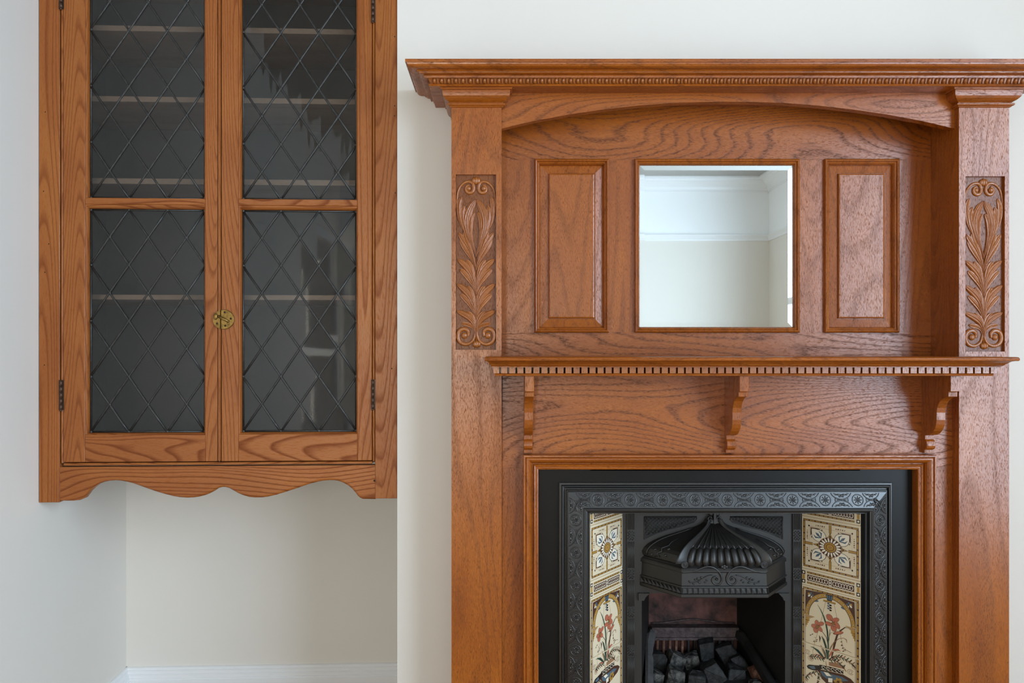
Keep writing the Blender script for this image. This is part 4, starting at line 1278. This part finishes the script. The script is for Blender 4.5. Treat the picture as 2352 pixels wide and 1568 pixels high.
def mural(py0, py1):
    t = Tile(zi(py1), zi(py0)); top = MUR1-.004
    t.dashes((.03,top-.003),(.97,top-.003), .0052, 11)
    t.dashes((.035,MUR0),(.035,top-.006), .0062, 15); t.dashes((.952,MUR0),(.952,top-.006), .0075, 15)
    t.strip([(.915,MUR0),(.915,top-.007)], .0014, BROWN); t.strip([(.072,MUR0),(.072,top-.007)], .0014, BROWN)
    # arch
    uc = .49; zs_ = Q4(165,965)[1]-.004; crown = Q4(352,842)[1]
    ri = .355; rz = crown-zs_; wd = .014
    # spandrels
    for s in (-1, 1):
        pts = [(uc+s*.41, top-.008)]
        arc = [(uc+s*(ri+.075)*math.cos(a), zs_+(rz+wd)*math.sin(a)) for a in [math.radians(d) for d in range(12, 84, 9)]]
        for i in range(len(arc)-1):
            t.poly([pts[0], arc[i], arc[i+1]], BROWN)
        for (f, r1, r2, rot) in ((.12,.055,.0035,.9),(.3,.045,.003,.2),(.2,.05,.003,1.5)):
            t.disc((uc+s*(.41-f*.6), top-.010-f*.075), r1, r2, BLUE, 2, 10, -s*rot)
            t.disc((uc+s*(.41-f*.5), top-.016-f*.05), r1*.5, r2*.8, WHITE, 3, 8, -s*rot)
        t.disc((uc+s*.355, top-.0175), .02, .0032, GOLD, 4, 8)
    def arcpts(r, z): return [(uc+r*math.cos(math.radians(d)), zs_+z*math.sin(math.radians(d))) for d in range(0, 181, 6)]
    t.strip(arcpts(ri+.038, rz+wd*.5), wd, BROWN, 3); t.strip(arcpts(ri+.038, rz+wd*.5), wd*.74, GOLD, 4)
    for d in range(6, 180, 12):
        a = math.radians(d)
        t.disc((uc+(ri+.038)*math.cos(a), zs_+(rz+wd*.5)*math.sin(a)), .014, .0024, BROWN, 5, 6); t.disc((uc+(ri+.038)*math.cos(a), zs_+(rz+wd*.5)*math.sin(a)), .008, .0014, WHITE, 6, 6)
    t.poly([(uc-.062, top-.006), (uc+.062, top-.006), (uc+.040, crown-.006), (uc-.040, crown-.006)], DARK, 6)
    for k in (-1, 0, 1):
        t.poly([(uc+k*.040-.015, top-.008), (uc+k*.040+.015, top-.008), (uc+k*.026+.009, crown-.004), (uc+k*.026-.009, crown-.004)], BLUE, 7)
    t.rect(uc-.105, uc+.105, crown-.0095, crown-.006, GOLD, 8); t.rect(uc-.105, uc+.105, crown-.0108, crown-.0095, BROWN, 8)
    for k in range(6): t.disc((uc+(.018 if k % 2 else -.018), crown-.014-k*.0034), .022, .0026, (BLUE, DARK)[k % 2], 8, 8)
    for s, uo in ((-1, .075), (1, .912)):
        for k in range(3):
            t.rect(min(uo, uo-s*(.155-.03*k)), max(uo, uo-s*(.155-.03*k)), zs_-.0028*(k+1), zs_-.0028*k-.0006, GOLD if k != 1 else TAN, 5)
        for k in range(4):
            t.rect(min(uo, uo-s*(.07-.018*k)), max(uo, uo-s*(.07-.018*k)), zs_-.0115-.006*(k+1), zs_-.0085-.006*k, GOLD, 4)
    # hanging cords
    for pts in ([(640,0),(545,400),(430,790),(390,960),(400,1050)], [(795,40),(850,300),(900,540),(950,800),(985,950)]):
        t.strip([Q8(*p) for p in pts], .0011, TAN, 1)
    px = .000150                           # about one reading pixel, in metres
    def st(pts, w, mat, lay): t.strip([Q8(*p) for p in pts], [v*px for v in w] if isinstance(w, list) else w*px, mat, lay)
    def di(x, y, rx, ry, mat, lay, rot=0.0, n=12): t.disc(Q8(x, y), rx*px*1.25/PWID, ry*px, mat, lay, n, rot)
    st([(540,545),(600,620),(655,700),(680,830)], [10,12,14,12], BROWN, 2); st([(722,540),(712,640),(700,760)], 12, GREEN, 2)
    st([(770,600),(730,610),(705,690)], 7, TAN, 2)
    st([(1065,515),(1010,505),(930,560),(860,650),(810,820),(750,1090)], [3,16,26,34,40,22], BROWN, 3)
    st([(1045,800),(1035,740),(985,708),(890,720),(800,790),(735,890),(700,980)], [8,22,10,10,18,26,16], TAN, 3)
    st([(480,62),(545,170),(600,290),(645,430),(672,580),(686,760),(690,950),(690,1110)], [3,18,28,34,34,30,26,20], GREEN, 4)
    st([(600,300),(645,440),(670,600),(684,780)], [4,9,9,6], DARK, 5)
    st([(515,655),(530,700),(525,790)], [6,34,4], BROWN, 4)
    st([(560,665),(600,740),(640,860),(665,1000),(672,1110)], [8,42,42,36,26], GREEN, 4); st([(590,700),(635,850),(660,1000)], [6,14,10], DARK, 5)
    st([(345,870),(400,885),(490,950),(560,1030),(620,1110)], [4,20,50,44,18], GREEN, 5); st([(420,895),(500,965),(590,1075)], [4,14,10], DARK, 6)
    st([(545,840),(580,920),(620,1010),(648,1110)], [8,36,44,18], TAN, 5); st([(590,900),(630,1000),(645,1080)], [6,26,12], GREEN, 6)
    st([(930,965),(880,930),(810,930),(750,985),(700,1070)], [4,26,36,38,16], CORAL, 5); st([(900,950),(820,945),(760,1000)], [3,10,10], BROWN, 6)
    st([(440,1010),(520,1040),(600,1105)], [5,30,10], CORAL, 5)
    for c, R_ in (((785,425), ((-72,-112,46,64,1.2),(45,-62,58,38,.5),(-85,8,56,38,0),(72,40,52,46,-.7),(8,100,42,56,1.45))),
                  ((482,487), ((-14,-70,44,40,1.5),(66,-52,52,36,.5),(-62,-8,46,40,0),(-34,66,40,48,1.2),(46,42,48,40,-.7)))):
        for dx, dy, rx, ry, ro in R_:
            di(c[0]+dx, c[1]+dy, rx*1.08, ry*1.08, BROWN, 6, ro); di(c[0]+dx, c[1]+dy, rx, ry, CORAL, 7, ro)
            st([(c[0]+dx*.2, c[1]+dy*.2), (c[0]+dx*.75, c[1]+dy*.75)], 6, BROWN, 8)
        di(c[0], c[1], 26, 28, BROWN, 9); di(c[0], c[1], 19, 20, GOLD, 10); di(c[0], c[1], 8, 9, DARK, 11)
    di(880, 610, 88, 30, BROWN, 6, .38); di(885, 607, 78, 24, CORAL, 7, .38)
    # curls and fronds round the vase
    for x, y, r in ((295,975,42),(355,1095,46),(1115,1360,46),(1195,1270,40)):
        t.ringd(Q8(x, y), r*px*1.25/PWID, r*px, 8*px, TAN, 3, 14, 20, 330); t.ringd(Q8(x, y), r*.5*px*1.25/PWID, r*.5*px, 6*px, BROWN, 3, 10)
    for pts in ([(760,1100),(850,1070),(960,1085),(1080,1150),(1180,1230)], [(700,1130),(800,1130),(900,1180),(1000,1290)], [(620,1120),(520,1080),(420,1060),(340,1060)], [(520,1340),(500,1450),(480,1600)], [(520,1330),(420,1370),(300,1420),(260,1480)]):
        st(pts, 10, BROWN, 5)
        sm = smooth_path([(a, b_, 0) for a, b_ in pts], 4)
        for i, p in enumerate(sm[1:]):
            q = 1 if i % 2 else -1
            di(p.x+8, p.y+q*24, 34, 11, (BROWN, GREEN, TAN)[i % 3], 5, q*-.8, 8)
    for pts in ([(430,790),(412,740)],[(450,700),(420,690)],[(960,820),(930,850)],[(975,890),(1010,905)],[(990,960),(1040,940),(1130,990)]):
        st(pts, 6, BROWN, 3)
    for x, y in ((350,650),(385,632),(940,780),(950,850),(965,900),(975,960),(1010,930),(470,740),(415,770),(460,770)): di(x, y, 16, 8, BROWN, 3, .6, 8)
    # vase
    def pg(pts, mat, lay): 
        c = (sum(p[0] for p in pts)/len(pts), sum(p[1] for p in pts)/len(pts))
        for i in range(len(pts)): t.poly([Q8(*c), Q8(*pts[i-1]), Q8(*pts[i])], mat, lay)
    pg([(700,1160),(860,1190),(1010,1245),(1000,1300),(850,1270),(700,1230)], TAN, 4)
    pg([(275,1240),(320,1212),(420,1225),(560,1235),(560,1300),(460,1330),(380,1320),(300,1285)], DARK, 6); pg([(310,1245),(420,1240),(450,1300),(380,1300)], BLUE, 7)
    pg([(520,1215),(700,1250),(985,1330),(975,1400),(700,1330),(520,1290)], DARK, 7)
    for k in range(5): t.ringd(Q8(600+k*88, 1270+k*22), 30*px*1.2/PWID, 24*px, 9*px, WHITE, 8, 10, 0, 290)
    pg([(500,1300),(700,1340),(980,1410),(1120,1490),(1190,1568),(1100,1620),(700,1620),(560,1480)], BROWN, 5)
    pg([(530,1330),(760,1400),(960,1450),(1080,1530),(900,1540),(700,1510),(580,1430)], BLUE, 6)
    pg([(600,1350),(700,1375),(770,1440),(660,1430)], WHITE, 7); pg([(690,1470),(770,1480),(770,1560),(690,1550)], WHITE, 7)
    for k in range(6):
        a = math.radians(k*60+10); di(880+46*math.cos(a), 1545+40*math.sin(a), 34, 28, GOLD, 8, -a)
    di(880, 1545, 20, 18, BROWN, 9)
    st([(600,1250),(680,1350),(760,1440)], [12,22,6], GREEN, 8); st([(640,1150),(660,1260),(740,1350)], [10,18,6], TAN, 8)
    return t
for side in 'lr':
    for t in (narrow(1146,1182.6), sunflower(1183.4,1302.6), narrow(1303.4,1340.4), mural(1341.2,1470.8), mural(1471.6,1598)):
        t.build(side)
b = MB()
for sx, (xi, xo) in (('r', (UXI, UXO)), ('l', (2*CX-UXI, 2*CX-UXO))):
    b = MB()
    dx = .012 if sx == 'r' else -.012
    b.add([(xi,YTI+.006,0),(xo,YTO+.006,0),(xo,YTO+.006,.97),(xi,YTI+.006,.97),(xi+dx,YTI+.014,0),(xo+dx,YTO+.014,0),(xo+dx,YTO+.014,.97),(xi+dx,YTI+.014,.97)],
          [(0,1,2,3),(7,6,5,4),(0,3,7,4),(1,5,6,2),(2,6,7,3),(0,4,5,1)])
    part('tile_backing', b, T_CREAM, fire)

# ------------------------------------------------------------------ built-in pine cupboard with leaded doors
cup = empty('wall_cupboard', (0,0,0))
cup.location = (P0.x, P0.y, 0); cup.rotation_euler = (0, 0, TH)
tag(cup, 'built-in pine wall cupboard with two leaded-glass doors and a scalloped lower edge', 'cupboard')
def cab(px, py):
    r = Vector(((px-VX)/F, 1.0)); t = P0.dot(NRM)/r.dot(NRM)
    p = r*t-P0
    return (p.dot(E), EYE-(py-VY)/F*t)
def U(px, py=800): return cab(px, py)[0]
def CZ(py, px=500): return cab(px, py)[1]
CW = 0.9975                                    # from the left wall to the breast
u_end = U(913.2)
CT = CZ(-262)
def cbox(name, px0, px1, py0, py1, d0, d1, mat, parent=cup, bevel=.0012, **k):
    """py0 is the upper edge"""
    u0 = px0 if px0 < 5 else U(px0, 800); u1 = px1 if px1 < 5 else U(px1, 800)
    return part(name, MB().box(u0, u1, d0, d1, CZ(py1), CZ(py0)), mat, parent, bevel, **k)
U0 = .0015; U1 = u_end-.0005
cbox('frame_stile', U0, 137.0, -262, 1150.5, 0, .024, pine_z)
cbox('frame_stile', 861.5, U1, -262, 1147.5, 0, .024, pine_z)
cbox('frame_rail', 137.2, 861.3, -262, -205, 0, .024, pine_x)
cbox('frame_rail', U0, U1, -290, -262.5, -.012, .03, pine_x)
# beaded stops round the door opening
cbox('frame_bead', 138.6, 144.2, -203, 1062, .0015, .022, pine_z, bevel=.002)
cbox('frame_bead', 855.3, 860.3, -203, 1062, .0015, .022, pine_z, bevel=.002)
cbox('frame_bead', 144.4, 855.1, 1061.5, 1067.5, .0015, .022, pine_x, bevel=.002)
# scalloped apron
bot = [(137.2,1151),(165,1151),(180,1149.5),(192.6,1144),(203,1130),(212,1121),(223,1113),(236,1107.5),(249,1105),(263,1104),(277,1105),(291,1107.5),(305,1111),(323,1117.5),(341,1124),(360,1130.5),(379,1136),(396,1140.3),(412,1143),(428,1144),(443,1143.4),(456,1141.5),(468,1138.5),(479,1134.4),(488.6,1129.5),(495,1125),(501,1121.5),(509,1119.4),(517,1119.6),(525,1121.8),(533,1126),(545,1133),(558.7,1138.8),(571,1142.3),(584,1143.6),(600,1143.3),(615,1141.5),(634,1137),(653,1131),(672,1125),(691,1118.5),(710,1112),(729.6,1107),(742,1104.7),(755,1103.7),(766,1103.6),(775.5,1105),(787,1109),(798.5,1115.4),(808,1123.5),(816,1132.5),(821,1139.5),(826.5,1144),(833,1146.8),(861.3,1147.3)]
outl = [cab(x, y) for x, y in bot]
zt_ap = CZ(1070.3)
m = MB(); rows = []
ch = .007
n = len(outl)
# front face with an ovolo worked along the lower edge
def inset(i):
    a, c = Vector(outl[max(i-1,0)]), Vector(outl[min(i+1,n-1)]); d = (c-a).normalized(); return Vector((-d.y, d.x))
face = []
for i, p in enumerate(outl):
    k = inset(i); q = Vector(p)
    face.append([q+k*ch, q+k*ch*.55, q+k*ch*.16, q])
rows = []
for d, j in (((.0015), 0), ((.0022), 1), ((.0048), 2), ((.0105), 3), ((.024), 3)):
    rows.append([(face[i][j].x if 0 < i < n-1 else outl[i][0], d, face[i][j].y) for i in range(n)])
m.grid(rows, 0, False)
m.grid([[(p[0], .0015, zt_ap) for p in rows[0]], rows[0]], 0, False)
m.grid([[(p[0], .024, zt_ap) for p in rows[0]], [(p[0], .0015, zt_ap) for p in rows[0]]], 0, False)
m.grid([rows[-1], [(p[0], .024, zt_ap) for p in rows[0]]], 0, False)
part('apron', m, pine_x, cup)
for px_, py_ in ((104,257),(100,439),(103,625),(102,838),(906.5,84),(906.5,243),(906,266),(908,443),(900,846),(112,560)):
    hp = cab(px_, py_)
    part('nail_hole', MB().ball((hp[0],.0001,hp[1]), (.0017,0,0), (0,.0006,0), (0,0,.0022), 8, 4), brass_dark, cup)
part('screw_hole', MB().ball((U(860),-.0002,CZ(1106)), (.003,0,0), (0,.0012,0), (0,0,.003), 10, 5), brass_dark, cup)
# carcass
zb_c = CZ(1064)
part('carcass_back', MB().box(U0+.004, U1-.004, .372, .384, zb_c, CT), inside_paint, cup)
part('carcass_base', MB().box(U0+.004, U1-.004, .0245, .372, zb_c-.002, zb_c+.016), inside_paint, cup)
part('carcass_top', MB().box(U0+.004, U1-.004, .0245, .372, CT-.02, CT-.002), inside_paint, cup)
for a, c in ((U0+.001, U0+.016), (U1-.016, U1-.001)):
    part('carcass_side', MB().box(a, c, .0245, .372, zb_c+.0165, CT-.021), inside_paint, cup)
sh_d = .070
def shz(py): 
    t = (P0.dot(NRM)+sh_d)/Vector(((500-VX)/F, 1.0)).dot(NRM); return EYE-(py-VY)/F*t
for py0, py1 in ((62,74.5),(223.5,236),(411,424),(677,688.5)):
    part('shelf', MB().box(U0+.0165, U1-.0165, sh_d, .371, shz(py1), shz(py0)), shelf_wood, cup, .001)
part('shelf', MB().box(U0+.0165, U1-.0165, sh_d, .371, shz(-92), shz(-105)), shelf_wood, cup, .001)

# doors
DT = .024
def door(xl, xr, gl, gr, label, mate):
    """pixel columns: door edges and glass edges"""
    d = empty('door', (U((xl+xr)/2), .012, CZ(430)), cup)
    if label: d['label'] = label
    f0, f1 = .0008, DT
    top_o, bot_o = -200.5, 1059.3
    up0, up1 = -192, 455.0                       # upper light
    lo0, lo1 = 479.5, 993.5
    ms = 7.2                                    # moulding width on the face, px
    zz = lambda y: CZ(y)
    def st(name, a, c, y0, y1, mat): return part(name, MB().box(a, c, f0, f1, zz(y1), zz(y0)), mat, d, .0012)
    ul, ur = U(xl), U(xr); g0, g1 = U(gl), U(gr)
    st('stile', ul, g0-.0068, top_o, bot_o, pine_z); st('stile', g1+.0040, ur, top_o, bot_o, pine_z)
    st('bottom_rail', g0-.0066, g1+.0038, 997.2, bot_o, pine_x)
    st('top_rail', g0-.0066, g1+.0038, top_o, -196.5, pine_x)
    st('glazing_bar', g0-.0066, g1+.0038, 456.2, 470.5, pine_x)
    gd = .0175                                  # glass behind the face
    for y0, y1, bars, wav in ((up0, up1, 10, True), (lo0, lo1, 8, False)):
        z0, z1 = zz(y1), zz(y0)
        # worked moulding round each light
        L_, R_, B_, T_ = g0-.0066, g1+.0038, zz(y1+(1.2 if wav else 3.6)), zz(y0-(3.4 if wav else 9.0))
        sd = []
        for nm, a, b_, c, e in (('l', (L_,B_), (L_,T_), (g0,z0), (g0,z1)), ('r', (R_,B_), (R_,T_), (g1,z0), (g1,z1)), ('b', (L_,B_), (R_,B_), (g0,z0), (g1,z0)), ('t', (L_,T_), (R_,T_), (g0,z1), (g1,z1))):
            m = MB()
            def mixp(p, q, t): return (p[0]+(q[0]-p[0])*t, p[1]+(q[1]-p[1])*t)
            rr = []
            for t, dep in ((0,.0030),(.12,.0022),(.45,.0030),(.8,.0062),(.92,.0090),(.95,.0105),(1.0,.0110),(1.0,gd+.001),(1.0,.0235),(0,.0235)):
                p, q = mixp(a, c, t), mixp(b_, e, t)
                rr.append([(p[0],dep,p[1]),(q[0],dep,q[1])])
            m.grid(rr, 0, False)
            part('moulding', m, pine_z if nm in 'lr' else pine_x, d)
        W_, H_ = g1-g0, z1-z0
        ha, hb = W_/6, H_/bars
        eps = .0004
        # diamond quarries
        for j in range(-1, bars+2):
            for i in range(-1, 8):
                if (i+j) % 2 == 0: continue
                cx_, cz_ = g0+i*ha, z0+j*hb
                q = clip_poly([(cx_-ha,cz_),(cx_,cz_-hb),(cx_+ha,cz_),(cx_,cz_+hb)], g0+eps, g1-eps, z0+eps, z1-eps)
                if len(q) < 3 or poly_area(q) < .15*ha*hb: continue
                ax, az = random.uniform(-.010,.010), random.uniform(-.010,.010)
                mcx, mcz = sum(p[0] for p in q)/len(q), sum(p[1] for p in q)/len(q)
                fn = lambda o: (lambda a, c: (a, gd+o+(a-mcx)*ax+(c-mcz)*az, c))
                part('pane', MB().prism(q, fn(0), fn(.0022)), pane_wavy if wav else pane_flat, d)
        # lead cames
        rect = [(g0,z0),(g1,z0),(g1,z1),(g0,z1)]
        big = max(W_, H_)*2
        for s in (-1, 1):
            for k in range(-20, 30):
                xk = g0+2*ha*k
                a, c = (xk-ha*40, z0-s*hb*40), (xk+ha*40, z0+s*hb*40)
                sg = clip_seg(a, c, rect)
                if not sg or math.hypot(sg[0][0]-sg[1][0], sg[0][1]-sg[1][1]) < .02: continue
                p, q = sg; nn = 7; path = []
                for t in range(nn):
                    f = t/(nn-1); jx = 0 if t in (0, nn-1) else random.uniform(-.0007,.0007)
                    path.append((p[0]+(q[0]-p[0])*f+jx, gd-.0004+random.uniform(-.0003,.0003), p[1]+(q[1]-p[1])*f))
                part('lead_came', MB().tube(path, .0030, 8, 0, .75, (0,1,0)), lead, d)
        for a, c in (((g0+.002,z0),(g0+.002,z1)), ((g1-.002,z0),(g1-.002,z1)), ((g0,z0+.002),(g1,z0+.002)), ((g0,z1-.002),(g1,z1-.002))):
            part('lead_came', MB().tube([(a[0],gd-.0002,a[1]),(c[0],gd-.0002,c[1])], .0028, 8, 0, .8, (0,1,0)), lead, d)
        so = MB()
        for j in range(bars+1):
            for i in range(7):
                if (i+j) % 2 == 0:
                    r = random.uniform(.0042,.0052)
                    so.ball((min(max(g0+i*ha, g0+.002), g1-.002), gd-.0012, min(max(z0+j*hb, z0+.002), z1-.002)), (r,0,0), (0,.0026,0), (0,0,r), 8, 5)
        part('solder_joints', so, lead, d, kind='stuff')
    if mate:                                    # rounded meeting bead on the left door
        part('meeting_bead', MB().box(U(500.6), U(506.6), -.0012, .020, zz(bot_o), zz(top_o)), pine_z, d, .0022, 2)
    return d
dl = door(145.0, 499.2, 200.5, 467.5, 'left-hand leaded door', True)
dr = door(508.2, 854.0, 553.0, 817.3, 'right-hand leaded door', False)
# hinges
for px, z_, w_ in ((141.5, (872,940), 1), (141.5, (-40,27), 1), (856.5, (872,940), -1), (856.5, (-22,45), -1)):
    h0, h1 = CZ(z_[1]), CZ(z_[0]); u = U(px)
    m = MB().box(u-.004*w_-.0035, u-.004*w_+.0035, -.0012, .0, h0, h1)
    m.box(u-.0035, u+.0065 if w_ > 0 else u+.0035, -.0010, .0, h0, h1)
    hg = part('hinge', m, hinge_mat, cup)
    ln = (h1-h0)/5
    for k in range(5):
        part('knuckle', MB().tube([(u, -.0032, h0+ln*k+.0006), (u, -.0032, h0+ln*(k+1)-.0006)], .0042, 12), hinge_mat, hg)
    part('pin_tip', MB().ball((u, -.0032, h0-.001), (.0036,0,0), (0,.0036,0), (0,0,.003), 10, 6), hinge_mat, hg)
# round brass catch across the meeting stiles
lc = cab(514.2, 733.5); R0 = .0295
def seg_plate(a0, a1, cut_lo, cut_hi):
    pts = []
    for i in range(40):
        a = 2*math.pi*i/40; pts.append((lc[0]+R0*math.cos(a), lc[1]+R0*.94*math.sin(a)))
    return clip_poly(pts, cut_lo, cut_hi, -9, 9)
split = U(507.4)
cp = part('catch_plate', MB().prism_xz(seg_plate(0,0,split+.0008,9), -.0042, .0006), brass, cup, .0012)
kp = part('keeper_plate', MB().prism_xz(seg_plate(0,0,-9,split-.0008), -.0046, -.0014), brass, cup, .0012)
def lx(zx, zy): return cab(460+zx/13.07, 680+zy/13.07)
a, c = lx(555,600), lx(880,770)
part('latch_bar', MB().tube([(a[0],-.0072,a[1]), (c[0],-.0068,c[1])], [.0040,.0036], 10), brass, cp)
part('latch_knob', MB().ball((lx(480,610)[0],-.0062,lx(480,610)[1]), (.0058,0,0), (0,.0035,0), (0,0,.0095), 12, 7), brass, kp)
for zx, zy, par in ((748,482,cp),(930,675,cp),(765,885,cp),(518,822,kp)):
    p = lx(zx, zy)
    part('screw', MB().ball((p[0],-.0044,p[1]), (.0031,0,0), (0,.0012,0), (0,0,.0031), 10, 5), brass_dark, par)
p = lx(845,815)
part('screw', MB().ball((p[0],-.0044,p[1]), (.0033,0,0), (0,.0016,0), (0,0,.0030), 10, 5), brass, cp)
